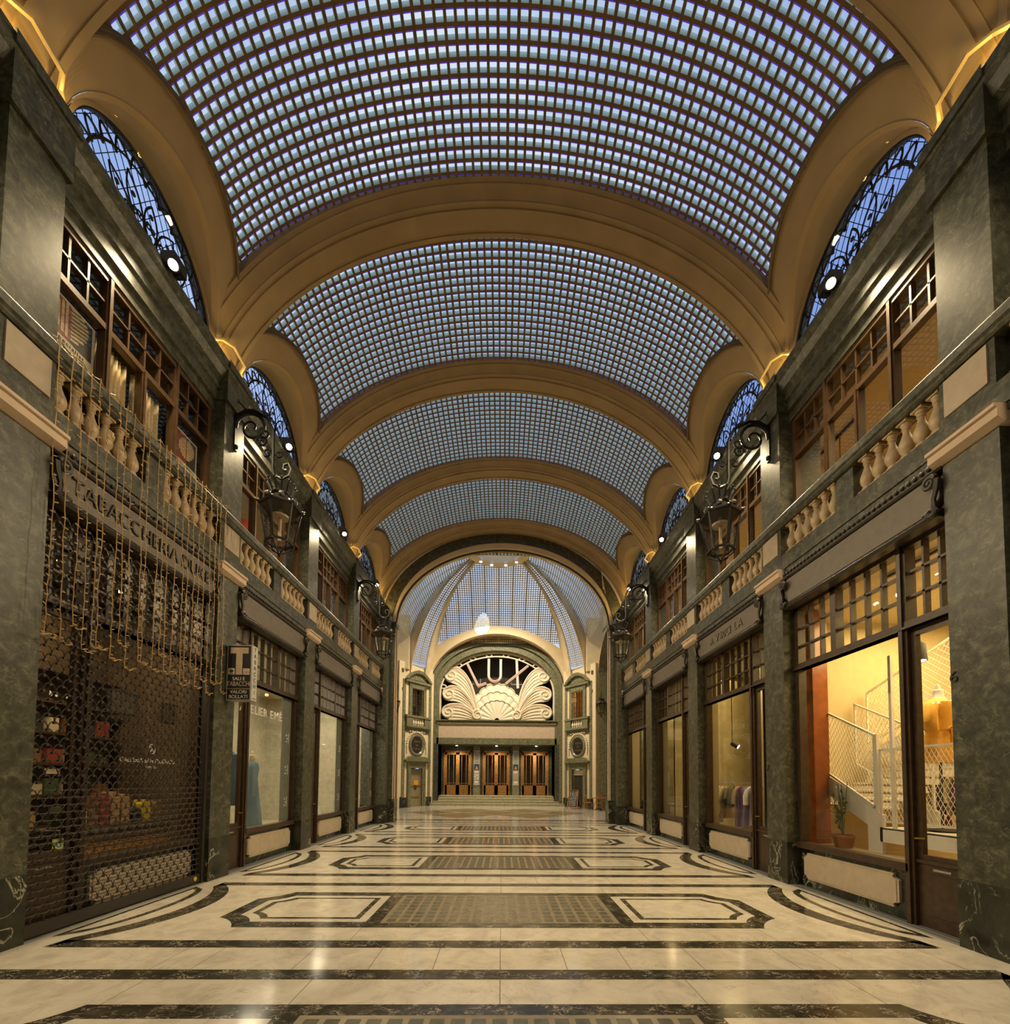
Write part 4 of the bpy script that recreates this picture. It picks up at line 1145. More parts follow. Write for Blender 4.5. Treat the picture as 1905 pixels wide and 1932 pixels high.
plumes = [  # upper edge, lower edge (x outwards from the axis, z), volute centre, radius, depth
    ([(1.35,6.6),(1.55,8.3),(2.3,10.1),(3.35,9.72)], [(1.5,6.5),(1.75,7.7),(2.6,8.55),(3.25,8.66)], (3.27,9.2), .50, .0),
    ([(1.35,6.4),(1.8,7.6),(2.7,8.7),(3.45,8.37)], [(1.5,6.3),(2.0,7.1),(2.75,7.4),(3.3,7.36)], (3.40,7.86), .48, -.07),
    ([(1.25,6.0),(1.8,6.9),(2.6,7.35),(3.5,7.05)], [(1.5,5.99),(2.2,6.0),(2.8,6.0),(3.4,6.02)], (3.44,6.56), .46, -.14)]
for s in (-1, 1):
    for up, lo, vc, vr, dy in plumes:
        U, Lw = bez(up), bez(lo); y = YB+dy
        b = MB()
        rings = [[(FX+s*p[0], y-.06, p[1]), (FX+s*q[0], y-.06, q[1]), (FX+s*q[0], y+.12, q[1]), (FX+s*p[0], y+.12, p[1])] for p, q in zip(U, Lw)]
        b.sweep(rings)
        F = [(FX+s*(vc[0]+vr*cos(2*pi*k/28)), vc[1]+vr*sin(2*pi*k/28)) for k in range(28)]; b.prism(F, 1, y-.08, y+.12)
        for q in range(6):
            t_ = q/5; pts = [(FX+s*lin(p[0], w_[0], t_), y-.075, lin(p[1], w_[1], t_)) for p, w_ in zip(U, Lw)]
            b.tube(pts, .05 if q == 0 else .032, 5)
        S = spiral((FX+s*vc[0], vc[1]), vr, .06, (pi/2), -s*1.65, 30)
        b.tube([(x, y-.10, z) for x, z in S], [.06-.025*k/len(S) for k in range(len(S))], 6)
        pl_ = b.build('plume', M['offwhite'], orn, True)
        b = MB(); pts = [(FX+s*(p[0]+.06), y-.14, p[1]-.07) for p in U]; b.tube(pts, .018, 5); b.build('neon_tube', M['neon'], pl_)
# pierced frame round the lunette
b = MB()
A1, A2 = arch_path(FX, 4.06, 2.97, 7.95, 5.98, 60), arch_path(FX, 3.96, 2.87, 7.95, 5.98, 60)
arch_band(b, A2, A1, YB-.05, YB+.1)
A3, A4 = arch_path(FX, 3.78, 2.68, 7.95, 5.98, 60), arch_path(FX, 3.70, 2.60, 7.95, 5.98, 60)
hi = [k for k in range(len(A3)) if A3[k][1] > 9.0]
arch_band(b, [A4[k] for k in hi], [A3[k] for k in hi], YB-.05, YB+.08)
for k in range(4, 58, 6):
    p, q = A2[k], A3[k]; cx, cz = (p[0]+q[0])/2, (p[1]+q[1])/2
    b.tube([(cx+.2*cos(a), YB, cz+.13*sin(a)) for a in [2*pi*j/18 for j in range(18)]], .05, 6, True)
b.build('pierced_frame', M['offwhite'], orn)
# ---- neon letters
sg = thing('neon_sign', 'big tilted LUX letters with unlit pink tubes above the ivory shell relief', 'sign', (FX, FY+.3, 8.3))
def letter(strokes):
    y = FY+.42; b = MB(); nb = MB()
    for P_ in strokes:
        for p, q in zip(P_[:-1], P_[1:]): pass
        rings = []; m = len(P_)
        for k in range(m):
            a = Vector(P_[max(k-1, 0)]); c = Vector(P_[min(k+1, m-1)]); t_ = (c-a).normalized(); nn = Vector((-t_.y, t_.x))*.085
            p = Vector(P_[k]); l, r = p+nn, p-nn
            rings.append([(l.x, y, l.y), (r.x, y, r.y), (r.x, y+.12, r.y), (l.x, y+.12, l.y)])
            
        b.sweep(rings)
        for o_ in (-.045, .045):
            pts = []
            for k in range(m):
                a = Vector(P_[max(k-1, 0)]); c = Vector(P_[min(k+1, m-1)]); t_ = (c-a).normalized(); p = Vector(P_[k])+Vector((-t_.y, t_.x))*o_
                pts.append((p.x, y-.03, p.y))
            nb.tube(pts, .022, 5)
    l = b.build('letter', M['white'], sg); nb.build('neon_tube', M['neon'], l)
letter([[(-2.52,10.02),(-1.73,8.42),(-1.74,8.40)],[(-1.78,8.40),(-1.18,8.66)]])
U_ = [(-1.0,10.4),(-1.0,9.25)]+[(-.575-.425*cos(pi*k/12), 9.2-.42*sin(pi*k/12)) for k in range(13)]+[(-.15,9.25),(-.15,10.38)]
letter([U_])
letter([[(.98,10.36),(1.08,8.32)],[(1.80,9.95),(.22,8.62)]])
b = MB(); b.box((FX-2.2, FY+.6, 8.60), (FX+2.3, FY+.66, 8.66))
for x in (-1.6, -.9, -.3, .6, 1.1): b.box((x, FY+.5, 8.6), (x+.04, FY+.54, 9.0))
b.build('support_rail', M['steel'], sg)

# ------------------------------------------------------------------ café corner and chalkboard
root = thing('chalkboard', 'black A-frame chalkboard in an orange wooden frame standing by the right small door', 'sign board', (4.6, 27.0, 0))
CB = Matrix.Translation((4.6, 27.0, 0)) @ Matrix.Rotation(radians(-32), 4, 'Z')
CX = lambda q: tuple(CB @ Vector(q))
for sg_, face in ((-1, True), (1, False)):
    y0, y1 = sg_*.30, sg_*.02
    for s in (-1, 1):
        b = MB(CX); b.bar((s*.33, y0, 0), (s*.28, y1, 1.2), .05, .03); b.build('leg', M['orange'], root)
    b = MB(CX); b.bar((-.30, y1, 1.18), (.30, y1, 1.18), .05, .03); b.bar((-.32, lin(y0, y1, .12), .14), (.32, lin(y0, y1, .12), .14), .04, .03); b.build('crossbar', M['orange'], root)
    P_ = [(-.31, lin(y0,y1,.14), .17), (.31, lin(y0,y1,.14), .17), (.27, lin(y0,y1,.97), 1.165), (-.27, lin(y0,y1,.97), 1.165)]
    b = MB(CX); b.sweep([P_, [(q[0], q[1]+.012, q[2]) for q in P_]]); pn = b.build('slate', M['black'], root)
    if face:
        b = MB(CX); r = random.Random(3)
        for k in range(9):
            t_ = .9-.085*k; s0 = -.24
            while s0 < .2:
                w_ = r.uniform(.03, .09)
                b.face([(s0, lin(y0,y1,t_)-.006, 1.2*t_), (s0+w_, lin(y0,y1,t_)-.006, 1.2*t_), (s0+w_, lin(y0,y1,t_-.03)-.006, 1.2*(t_-.03)), (s0, lin(y0,y1,t_-.03)-.006, 1.2*(t_-.03))]); s0 += w_+r.uniform(.02, .05)
        b.build('chalk_writing', M['white'], pn)
def cafe_chair(x, y, rot, label):
    root = thing('bentwood_chair', label, 'chair', (x, y, 0), 'bentwood cafe chairs')
    T = Matrix.Translation((x, y, 0)) @ Matrix.Rotation(rot, 4, 'Z')
    X = lambda q: tuple(T @ Vector(q))
    b = MB(X); n = 20; F = [(.2*cos(2*pi*k/n), .2*sin(2*pi*k/n)) for k in range(n)]; b.prism(F, 2, .44, .475); b.build('seat', M['orange'], root)
    for sx_ in (-1, 1):
        b = MB(X); b.tube([(sx_*.16, .15, .45), (sx_*.18, .18, 0)], [.018, .013], 6); b.build('leg', M['orange'], root)
        b = MB(X); b.tube([(sx_*.16, -.16, .45), (sx_*.18, -.22, 0)], [.018, .013], 6); b.build('leg', M['orange'], root)
    b = MB(X); b.tube([(-.17,-.15,.44),(-.19,-.2,.65),(-.18,-.23,.82),(-.10,-.25,.91),(0,-.255,.93),(.10,-.25,.91),(.18,-.23,.82),(.19,-.2,.65),(.17,-.15,.44)], .016, 6)
    b.tube([(-.1,-.17,.46),(-.09,-.21,.65),(-.04,-.24,.8),(.04,-.24,.8),(.09,-.21,.65),(.1,-.17,.46)], .011, 6); b.build('backrest', M['orange'], root, True)
    b = MB(X); b.tube([(.15*cos(a), .15*sin(a), .2) for a in [2*pi*k/16 for k in range(16)]], .009, 5, True); b.build('leg_ring', M['orange'], root, True)
cafe_chair(5.30, 26.0, radians(-70), 'bentwood chair left of the cafe table, nearest the chalkboard')
cafe_chair(5.75, 25.3, radians(15), 'bentwood chair in front of the cafe table, back towards the passage')
cafe_chair(6.55, 26.0, radians(100), 'bentwood chair at the far right of the cafe table beside the end pier')
root = thing('cafe_table', 'square wooden cafe table with iron foot beside the right end pier', 'table', (5.95, 26.0, 0))
b = MB(); b.box((5.58, 25.65, .72), (6.32, 26.35, .755)); b.build('tabletop', M['orange'], root)
b = MB(); b.tube([(5.95,26,.03),(5.95,26,.72)], .03, 8)
for a in range(4): b.tube([(5.95,26,.12),(5.95+.28*cos(a*pi/2+.8),26+.28*sin(a*pi/2+.8),.02)], .018, 6)
b.build('pedestal', M['iron'], root, True)

# downlights added to brighten the cinema steps and doors, none known there
for k, x in enumerate((-3.25, -.4, 2.45)):
    root = thing('ceiling_downlight', 'small recessed downlight in the vestibule ceiling before the %s cinema doors' % ('left','middle','right')[k], 'lamp', (x, 30.3, 4.24), 'downlights of the cinema vestibule')
    MB().lathe([(0,4.235),(.10,4.235),(.11,4.262),(0,4.262)], (x, 30.3, 0), 16).build('rim', M['steel'], root)
    MB().lathe([(0,4.228),(.08,4.228),(.08,4.234),(0,4.234)], (x, 30.3, 0), 16).build('lens', M['lamp'], root)
    lamp_light('vestibule_light', (x, 30.3, 4.18), (1,.82,.55), 210, 'SPOT', .08, (0,.1,-1), radians(140), .6)
# ------------------------------------------------------------------ hanging lanterns on scroll brackets
def lantern(sx, y, xl, label, s=1.0, zc=6.25, wall_x=W, grp='wrought-iron lanterns on scroll brackets'):
    """wall bracket curls out of the pier and carries a six-sided lantern at x = xl"""
    root = thing('wall_lantern', label, 'lantern', (sx*wall_x, y, zc), grp)
    X = lambda q: (sx*q[0], y+q[1], zc+q[2]*s)          # q = (distance from the axis, along the wall, up)
    D = wall_x-xl
    b = MB(X); r = .028*s
    # back scroll at the wall, quarter turn, drop, lower scroll
    c1 = (wall_x-.30*s, 1.78)
    P = spiral(c1, .30*s/1, .055*s, pi*.02, 1.55, 34)      # big spiral at the wall
    P = [(a, c1[1]+(z-c1[1])/s) for a, z in P]
    b.tube([X2 for X2 in [(a, 0, z) for a, z in P]], [r*(1.15-.6*k/len(P)) for k in range(len(P))], 6)
    b.tube([(wall_x-.02, 0, 1.78), (wall_x-.06, 0, 2.02), (wall_x-.2, 0, 2.10), (wall_x-.40*D, 0, 2.10), (xl+.28*s, 0, 1.96), (xl+.17*s, 0, 1.72), (xl+.16*s, 0, 1.3), (xl+.16*s, 0, 1.02), (xl+.13*s, 0, .90), (xl, 0, .84), (xl-.13*s, 0, .90), (xl-.17*s, 0, 1.02), (xl-.12*s, 0, 1.12), (xl-.04*s, 0, 1.10), (xl-.03*s, 0, 1.02), (xl-.07*s, 0, .99)], r, 6)
    for (cx, cz, r0, a0, tr) in ((xl+.37*s, 1.52, .12, 0, 1.4), (xl+.27*s, 1.30, .09, pi*.9, -1.2), (xl+.05*s, 1.28, .07, 0, 1.2), (wall_x-.62*D, 1.68, .12, pi*.4, -1.3)):
        S = spiral((cx, cz), r0*s, .02, a0, tr, 18); S = [(a, cz+(z-cz)/s) for a, z in S]
        b.tube([(a, 0, z) for a, z in S], r*.7, 5)
    b.tube([(wall_x-.55*D, 0, 1.48), (xl+.5*s, 0, 1.62), (xl+.4*s, 0, 1.64)], r*.7, 5)
    b.box((wall_x-.03, -.04, 1.35), (wall_x, .04, 2.35)); b.tube([(wall_x-.02, 0, 2.3), (wall_x-.18, 0, 2.12)], r*.5, 5)
    for z in (1.42, 1.95, 2.28): b.sphere((wall_x-.03, 0, z), .04*s, 6)
    b.build('scroll_bracket', M['iron'], root, True)
    # lantern body
    Xl = lambda q: (sx*(xl+q[0]*s), y+q[1]*s, zc+q[2]*s)
    hexa = lambda R, z: [(R*cos(pi/3*k+pi/6), R*sin(pi/3*k+pi/6), z) for k in range(6)]
    b = MB(Xl)
    T, Bt = hexa(.335, .30), hexa(.215, -.33)
    for k in range(6):
        b.bar(T[k], Bt[k], .026); b.bar(T[k], T[(k+1)%6], .035); b.bar(Bt[k], Bt[(k+1)%6], .032)
    b.build('cage', M['iron'], root)
    b = MB(Xl)
    b.sweep([hexa(.36,.30), hexa(.33,.34), hexa(.22,.43), hexa(.17,.47), hexa(.15,.50), hexa(.19,.53), hexa(.17,.56)])
    for k in range(6):
        a = pi/3*k; b.sphere((.25*cos(a), .25*sin(a), .42), .055, 6, (1,1,1.1)); q = hexa(.36,.33)[k]; b.sphere(q, .03, 6); b.tube([q, (q[0]*1.12, q[1]*1.12, .36)], .012, 5)
    b.build('roof', M['bronze'], root)
    b = MB(Xl)
    for k in range(12):
        a = 2*pi*k/12; b.tube([(.16*cos(a), .16*sin(a), .55), (.2*cos(a), .2*sin(a), .66), (.235*cos(a), .235*sin(a), .72)], [.014,.02,.012], 5); b.sphere((.235*cos(a), .235*sin(a), .735), .026, 6)
    b.tube([(0,0,.5), (0,0,.86)], .012, 5); b.lathe([(0,.5),(.1,.52),(.05,.6),(.02,.7),(0,.8)], (0,0,0), 8)
    b.build('crown', M['iron'], root, True)
    b = MB(Xl)
    for k in range(6): 
        p, q = T[k], T[(k+1)%6]; p2, q2 = Bt[k], Bt[(k+1)%6]
        f = .985
        b.face([tuple(c*f for c in p[:2])+(p[2],), tuple(c*f for c in q[:2])+(q[2],), tuple(c*f for c in q2[:2])+(q2[2],), tuple(c*f for c in p2[:2])+(p2[2],)])
    b.build('glass_panes', M['lanternglass'], root)
    b = MB(Xl)
    low = hexa(.11, -.50)
    for k in range(6):
        p = Bt[k]; b.tube([p, (p[0]*.95, p[1]*.95, -.42), (p[0]*.62, p[1]*.62, -.46), (p[0]*.15, p[1]*.15, -.52)], .014, 5); b.sphere((p[0]*1.03, p[1]*1.03, -.36), .025, 6)
    b.lathe([(0,-.6),(.025,-.57),(.012,-.55),(.03,-.52),(0,-.50)], (0,0,0), 8)
    b.build('bottom_cage', M['iron'], root, True)
    b = MB(Xl); b.lathe([(0,.12),(.14,.12),(.15,.15),(.04,.2),(.03,.28),(0,.28)], (0,0,0), 12); b.tube([(0,0,-.3),(0,0,.15)], .03, 6); b.build('lamp_holder', M['panel'], root)
    return root
M['lanternglass'] = glass('lantern_glass', (.96,.95,.90), 1.5, .02, .8)
lantern(-1, 7.45, 4.0, 'large black lantern on the second left pillar, in front of the red garment window')
lantern(1, 7.45, 3.93, 'large black lantern on the second right pillar, opposite the tobacco sign')
lantern(-1, 13.93, 3.95, 'small distant black lantern on the fourth left pillar beside the hall arch')
lantern(1, 13.93, 3.93, 'small distant black lantern on the fourth right pillar beside the hall arch')
# two lanterns inside the domed hall hang flat before the corner piers
for sx, xp in ((-1, 6.75), (1, 6.25)):
    root = thing('wall_lantern', 'very small lantern on the pale corner pier of the hall, %s of the cinema' % SIDE[sx], 'lantern', (sx*xp, 27.0, 6.2), 'lanterns in the domed hall')
    Xl = lambda q: (sx*xp+q[0]*.95, 26.62+q[1]*.95, 6.4+q[2]*.95)
    hexa = lambda R, z: [(R*cos(pi/3*k), R*sin(pi/3*k), z) for k in range(6)]
    b = MB(Xl); T, Bt = hexa(.32,.30), hexa(.18,-.35)
    for k in range(6): b.bar(T[k], Bt[k], .03); b.bar(T[k], T[(k+1)%6], .035); b.bar(Bt[k], Bt[(k+1)%6], .032); b.tube([Bt[k], (0,0,-.6)], .014, 5)
    b.build('cage', M['iron'], root)
    b = MB(Xl); b.sweep([hexa(.34,.30), hexa(.2,.45), hexa(.12,.5), hexa(.2,.62), hexa(.02,.66)]); b.build('roof', M['bronze'], root)
    b = MB(Xl); b.sweep([hexa(.31,.29), hexa(.175,-.34)], cap=False); b.build('glass_panes', M['lanternglass'], root)
    b = MB(Xl); b.tube([(0,0,.6),(0,0,1.1),(.02,.1,1.45),(0,.4,1.5),(0,.62,1.3)], .03, 6); S = spiral((.3,1.25), .18, .03, pi/2, 1.4, 16); b.tube([(0, a, z) for a, z in S], .025, 5); b.build('scroll_bracket', M['iron'], root)

# ------------------------------------------------------------------ tobacco sign on the second left pillar
root = thing('tobacco_sign', 'black projecting box sign with a large T and SALI E TABACCHI on the left pillar', 'sign', (-4.64, 7.42, 3.08))
x0, x1, ya, yb, z0, z1 = -4.83, -4.40, 7.43, 7.60, 3.08, 4.06
b = MB(); b.box((x0, ya, z0), (x1, yb, z1)); b.build('box_body', plain('sign_case_grey', (.42,.39,.34), .5), root)
b = MB(); b.box((x0+.02, ya-.006, z0+.02), (x1-.02, ya, z0+.195)); b.box((x0+.02, ya-.006, z0+.215), (x1-.02, ya, z1-.02)); fc = b.build('front_face', M['black'], root)
SG = plain('sign_letter_pink', (.55,.42,.30), .5); SR = plain('sign_red', (.42,.03,.03), .5); SC_ = plain('sign_cream', (.72,.66,.52), .5)
b = MB(); cx = (x0+x1)/2
b.box((cx-.155, ya-.010, 3.905), (cx+.155, ya-.006, 4.01)); b.box((cx-.055, ya-.010, 3.53), (cx+.055, ya-.006, 3.905)); b.build('letter_t', SG, fc)
def sgt(t_, sz, x, z, mat, xs=1.0): text_obj('lettering', t_, sz, frame_M((x, ya-.0085, z), (1,0,0), (0,0,1)), mat, fc, .0015, xscale=xs)
sgt('SALI E', .082, cx, 3.455, SC_); sgt('TABACCHI', .118, cx, 3.365, SG, .72); sgt('VALORI', .085, cx, 3.225, SC_, 1.0); sgt('BOLLATI', .085, cx, 3.14, SC_, 1.0)
b = MB(); b.box((x1-.145, ya-.009, 3.53), (x1-.03, ya-.006, 3.64)); b.build('number_plate', SC_, fc); sgt('285', .075, x1-.088, 3.57, SR); sgt('RIV. N.', .03, x1-.088, 3.622, SR)
b = MB(); b.box((x0+.03, ya-.009, 3.53), (x0+.14, ya-.006, 3.64)); b.build('emblem_plate', SC_, fc)
b = MB(); n = 16; b.prism([(x0+.085+.04*cos(2*pi*k/n), 3.595+.03*sin(2*pi*k/n)) for k in range(n)], 1, ya-.011, ya-.008); b.box((x0+.045, ya-.011, 3.54), (x0+.125, ya-.008, 3.555)); b.build('emblem', M['green'], fc)
sf = MB().box((x1, ya+.012, z0+.015), (x1+.004, yb-.012, z1-.015)).build('side_face', plain('sign_side_white', (.56,.55,.50), .5), root)
for k, ch in enumerate('TABACCHI'):
    text_obj('lettering', ch, .105, frame_M((x1+.006, (ya+yb)/2, 3.985-.108*k), (0,1,0), (0,0,1)), M['black'], sf, .0015)
text_obj('lettering', 'VALORI', .028, frame_M((x1+.006, (ya+yb)/2, 3.12), (0,1,0), (0,0,1)), M['black'], sf, .001)
b = MB(); b.bar((-W, 7.5, 4.02), (x0, 7.5, 4.02), .03); b.bar((-W, 7.5, 3.12), (x0, 7.5, 3.12), .03); b.build('bracket', M['bronze'], root)

# ------------------------------------------------------------------ lattice shutter over the tobacco shop
root = thing('lattice_shutter', 'dark rolled-down metal lattice shutter closing the left tobacco shop', 'shutter', (-4.98, YC(1), 0))
DX = -4.965; y0, y1 = PF(1)+.02, PN(2)-.06
b = MB(); b.box((DX-.03, y0, .02), (DX+.03, y1, .135)); b.box((DX-.012, y0, .135), (DX+.035, y1, .15)); b.build('bottom_rail', M['bronze'], root)
b = MB(); b.box((DX-.045, y0-.03, 0), (DX+.045, y0+.02, 4.7)); b.build('guide_rail', M['bronze'], root)
b = MB(); b.box((DX-.05, y1-.01, 0), (DX+.05, y1+.07, 4.7)); b.build('guide_rail', M['bronze'], root)
pw, ph = .135, .083
ncol = int((y1-y0)/pw)
def scales(z0, z1):
    b = MB(); k = 0; z = z0
    while z < z1:
        off = 0 if k % 2 == 0 else pw/2
        for c in range(-1, ncol+1):
            yc = y0+pw*(c+.5)+off
            if yc-pw/2 < y0-.005 or yc+pw/2 > y1+.005: continue
            P_ = [(DX, yc-pw/2*cos(pi*q/7), z+ph*1.18*sin(pi*q/7)**.85) for q in range(8)]
            b.tube(P_, .0068, 4, cap=False)
        for c in range(ncol+1):
            yk = y0+pw*c+off
            if yk < y1: b.box((DX-.012, yk-.014, z-.012), (DX+.012, yk+.014, z+.012))
        z += ph; k += 1
    return b
scales(.15, 4.7).build('wire_scales', M['bronze'], root)
b = MB()
z = .15
k = 0
while z < 4.7:
    if z < 1.6: b.bar((DX, y0, z), (DX, y1, z), .008)
    z += ph; k += 1
b.build('cross_rod', M['steelrod'], root)
b = MB(); b.lathe([(0,0),(.035,0),(.035,.008),(0,.008)], n=16, M=Matrix.Translation((DX+.03, y1-.12, .09)) @ Matrix.Rotation(pi/2, 4, 'Y')); b.build('yellow_sticker', plain('yellow_sticker', (.65,.42,.03), .5), root)

# ------------------------------------------------------------------ string lights hung from the left balustrade
root = thing('string_lights', 'curtain of warm unlit string lights hanging from the left balustrade over the tobacco sign', 'string lights', (-4.8, YC(1), 6.36))
LX = -4.765; r_ = random.Random(11)
nst = 24
for k in range(nst):
    y = 4.42+(7.16-4.42)*(k+r_.uniform(-.25,.25))/(nst-1)
    zend = 3.15+r_.uniform(-.08,.12)+(.22 if k % 5 == 2 else 0)
    b = MB(); pts = []; z = 6.40; yy = y
    while z > zend:
        pts.append((LX+r_.uniform(-.008,.008)+(.02 if z < 4.9 else 0), yy, z)); z -= .10; yy += r_.uniform(-.006,.006)
    for q in range(5): pts.append((LX+.02, yy+.03*q, zend+.02*sin(q*2)-.0*q))
    b.tube(pts, .0062, 4)
    for p in pts[2:]:
        if r_.random() < .92:
            s_ = 1 if r_.random() < .6 else -1
            b.bar(p, (p[0]+r_.uniform(0,.012), p[1]+s_*r_.uniform(.028,.042), p[2]+r_.uniform(-.008,.02)), .009)
    b.build('light_strand', M['stringwire'], root)
b = MB(); pts = [(LX-.02+.01*sin(q*3), 4.36+2.86*q/60, 6.375+.02*sin(q*1.3)) for q in range(61)]; b.tube(pts, .007, 4); b.build('top_cable', M['stringwire'], root)

# ------------------------------------------------------------------ posters and curtains behind the first upper window on the left
def cigar_poster(ya, yb, z0, z1, label, x=-5.20):
    root = thing('window_poster', label, 'poster', (x, (ya+yb)/2, z0), 'striped disc posters in the upper left window')
    cyy = (ya+yb)/2; w_ = yb-ya; h = z1-z0
    b = MB(); b.box((x-.008, ya, z0), (x, yb, z1)); b.build('sheet', M['postercream'], root)
    zs = z0+.30*h
    b = MB(); b.box((x, ya+.06*w_, zs), (x+.002, cyy, z1-.04*h)); b.build('red_field', M['posterred'], root)
    b = MB(); b.box((x, cyy, zs), (x+.002, yb-.06*w_, z1-.04*h)); b.build('black_field', M['black'], root)
    b = MB(); R = .36*w_; zc = (zs+z1)/2
    for k in range(9):
        o = -R+2*R*(k+.5)/9; hgt = sqrt(max(0, R*R-o*o))
        if o < 0: b.box((x+.002, cyy+o-.016, zc-hgt), (x+.004, cyy+o+.016, zc+hgt*(1 if True else 0)))
    for k in range(9):
        o = -R+2*R*(k+.5)/9; wd = sqrt(max(0, R*R-o*o))
        c0 = Vector((x+.003, cyy, zc+o)); b.bar(c0, c0+Vector((0, wd, wd*.35)), .002, .030)
    b.build('striped_disc', M['postergold'], root)
    text_obj('lettering', 'Specialist', .12*w_, frame_M((x+.003, cyy, z0+.235*h), (0,1,0), (0,0,1)), M['bronze'], root, .001, spacing=1.25)
    text_obj('lettering', 'Habanos', .19*w_, frame_M((x+.003, cyy, z0+.115*h), (0,1,0), (0,0,1)), M['black'], root, .001, spacing=1.15)
M['postercream'] = plain('poster_paper', (.50,.44,.33), .5); M['posterred'] = plain('poster_maroon', (.20,.035,.03), .5); M['postergold'] = plain('poster_gold', (.45,.33,.16), .5)
cigar_poster(4.63, 5.22, 6.68, 7.36, 'larger striped disc poster at the near end of the upper left window')
cigar_poster(6.56, 7.02, 6.62, 7.30, 'smaller striped disc poster at the far end of the upper left window')
def curtain(ya, yb, label, x=-5.32):
    b = MB(); n = 60
    def fn(u, v):
        y = ya+(yb-ya)*u
        return (x+.035*sin(u*2*pi*7)+.012*sin(u*31), y, 5.7+1.72*v)
    b.grid(fn, n, 3)
    me = b.mesh('curtain', M['curtain'], True); o = link('curtain', me)
    sm = o.modifiers.new('thick', 'SOLIDIFY'); sm.thickness = .006
    tag(o, label, 'curtain', 'cream curtains in the upper left window')
M['curtain'] = plain('cream_curtain', (.78,.62,.36), .8)
curtain(5.33, 5.80, 'gathered cream curtain behind the near middle pane of the upper left window')
curtain(5.86, 6.36, 'gathered cream curtain behind the far middle pane of the upper left window')
# ------------------------------------------------------------------ rooms behind the windows
M['roomfloor'] = plain('pale_shop_floor', (.60,.47,.26), .35, var=.08)
M['upwall'] = plain('beige_upper_wall', (.62,.50,.30), .8, var=.05)
M['greyroom'] = plain('grey_atelier_wall', (.46,.42,.31), .8)
M['darkwood'] = plain('dark_shop_wood', (.06,.038,.02), .5, var=.3)
room_shell(1, 'wall_shop_east', 3.3, 8.30, 5.25, 10.2, .10, 4.95, M['room'], M['roomfloor'])
room_shell(1, 'wall_shop_east.001', 8.42, 12.75, 5.25, 10.2, .10, 4.95, M['room2'], M['roomfloor'])
room_shell(1, 'wall_shop_east.002', 12.87, 17.2, 5.25, 10.2, .10, 4.95, M['roomgreen'], M['roomfloor'])
room_shell(1, 'wall_upper_east', 3.3, 8.30, 5.3, 9.2, 5.5, 8.30, M['upwall'], M['upwall'])
room_shell(1, 'wall_upper_east.001', 8.42, 17.2, 5.3, 9.2, 5.5, 8.30, M['upwall'], M['upwall'])
room_shell(-1, 'wall_shop_west', 3.3, 8.20, 5.25, 7.6, .10, 4.95, M['darkwood'], M['darkwood'])
room_shell(-1, 'wall_shop_west.001', 8.32, 17.2, 5.25, 9.5, .10, 4.95, M['greyroom'], M['greyroom'])
room_shell(-1, 'wall_upper_west', 3.3, 7.6, 5.5, 7.2, 5.5, 8.30, M['roomdark'], M['roomdark'])
room_shell(-1, 'wall_upper_west.001', 7.72, 17.2, 5.3, 9.2, 5.5, 8.30, M['upw2'], M['upw2'])
YEL = (1.0, .74, .33)
def area(loc, col, power, sx_, sy_, d=(0,0,-1)): return lamp_light('shop_light', loc, col, power, 'AREA', (sx_, sy_), d)
area((7.6, 5.9, 4.85), YEL, 330, 2.5, 3.5)
area((6.6, 10.2, 4.85), YEL, 95, 1.0, 2.6); area((6.6, 13.6, 4.85), YEL, 55, 1.0, 2.6); area((6.6, 16.2, 4.85), YEL, 45, 1.0, 1.6)
area((7.0, 6.0, 8.2), (1,.72,.36), 55, 1.5, 3.0); area((7.0, 10.8, 8.2), (1,.78,.45), 60, 1.5, 4.0); area((7.0, 15, 8.2), (1,.78,.45), 40, 1.5, 3.0)
area((-7.0, 10.8, 8.2), (1,.8,.5), 40, 1.5, 4.0); area((-7.0, 15, 8.2), (1,.8,.5), 30, 1.5, 3.0)
area((-6.6, 10.4, 4.85), (1,.88,.64), 190, 1.0, 3.0); area((-6.6, 14.5, 4.85), (1,.88,.64), 150, 1.0, 3.0)
area((-6.3, 5.9, 4.85), (1,.75,.4), 130, 1.0, 2.6)
lamp_light('curtain_lamp', (-5.30, 5.85, 8.2), (1,.66,.25), 9, 'AREA', (.15, 1.4), (0,0,-1))

# lit tubes on the ceiling of the right shops
def ceiling_tube(x, y, z, L, label):
    root = thing('ceiling_tube_light', label, 'lamp', (x, y, z), 'linear ceiling lights in the right shops')
    b = MB(); b.box((x-.03, y-L/2, z), (x+.03, y+L/2, z+.05)); b.box((x-.008, y-L/2+.1, z+.05), (x+.008, y-L/2+.12, 4.95)); b.box((x-.008, y+L/2-.12, z+.05), (x+.008, y+L/2-.1, 4.95)); b.build('housing', M['white'], root)
    b = MB(); b.box((x-.025, y-L/2+.01, z-.012), (x+.025, y+L/2-.01, z)); b.build('tube', M['tubelight'], root)
for x, y, z, L, l in ((8.6, 10.6, 3.2, 1.3, 'bright linear light deep in the clothes rack shop, upper one'), (9.3, 12.4, 2.9, 1.3, 'bright linear light deep in the clothes rack shop, lower one'),
                     (8.2, 15.2, 3.3, 1.2, 'linear light seen through the third right window, upper one'), (9.0, 16.4, 3.0, 1.2, 'linear light seen through the third right window, lower one'),
                     (8.4, 7.3, 3.3, .9, 'linear light hanging behind the white staircase, upper one'), (9.2, 7.6, 2.9, .9, 'linear light hanging behind the white staircase, lower one')):
    ceiling_tube(x, y, z, L, l)
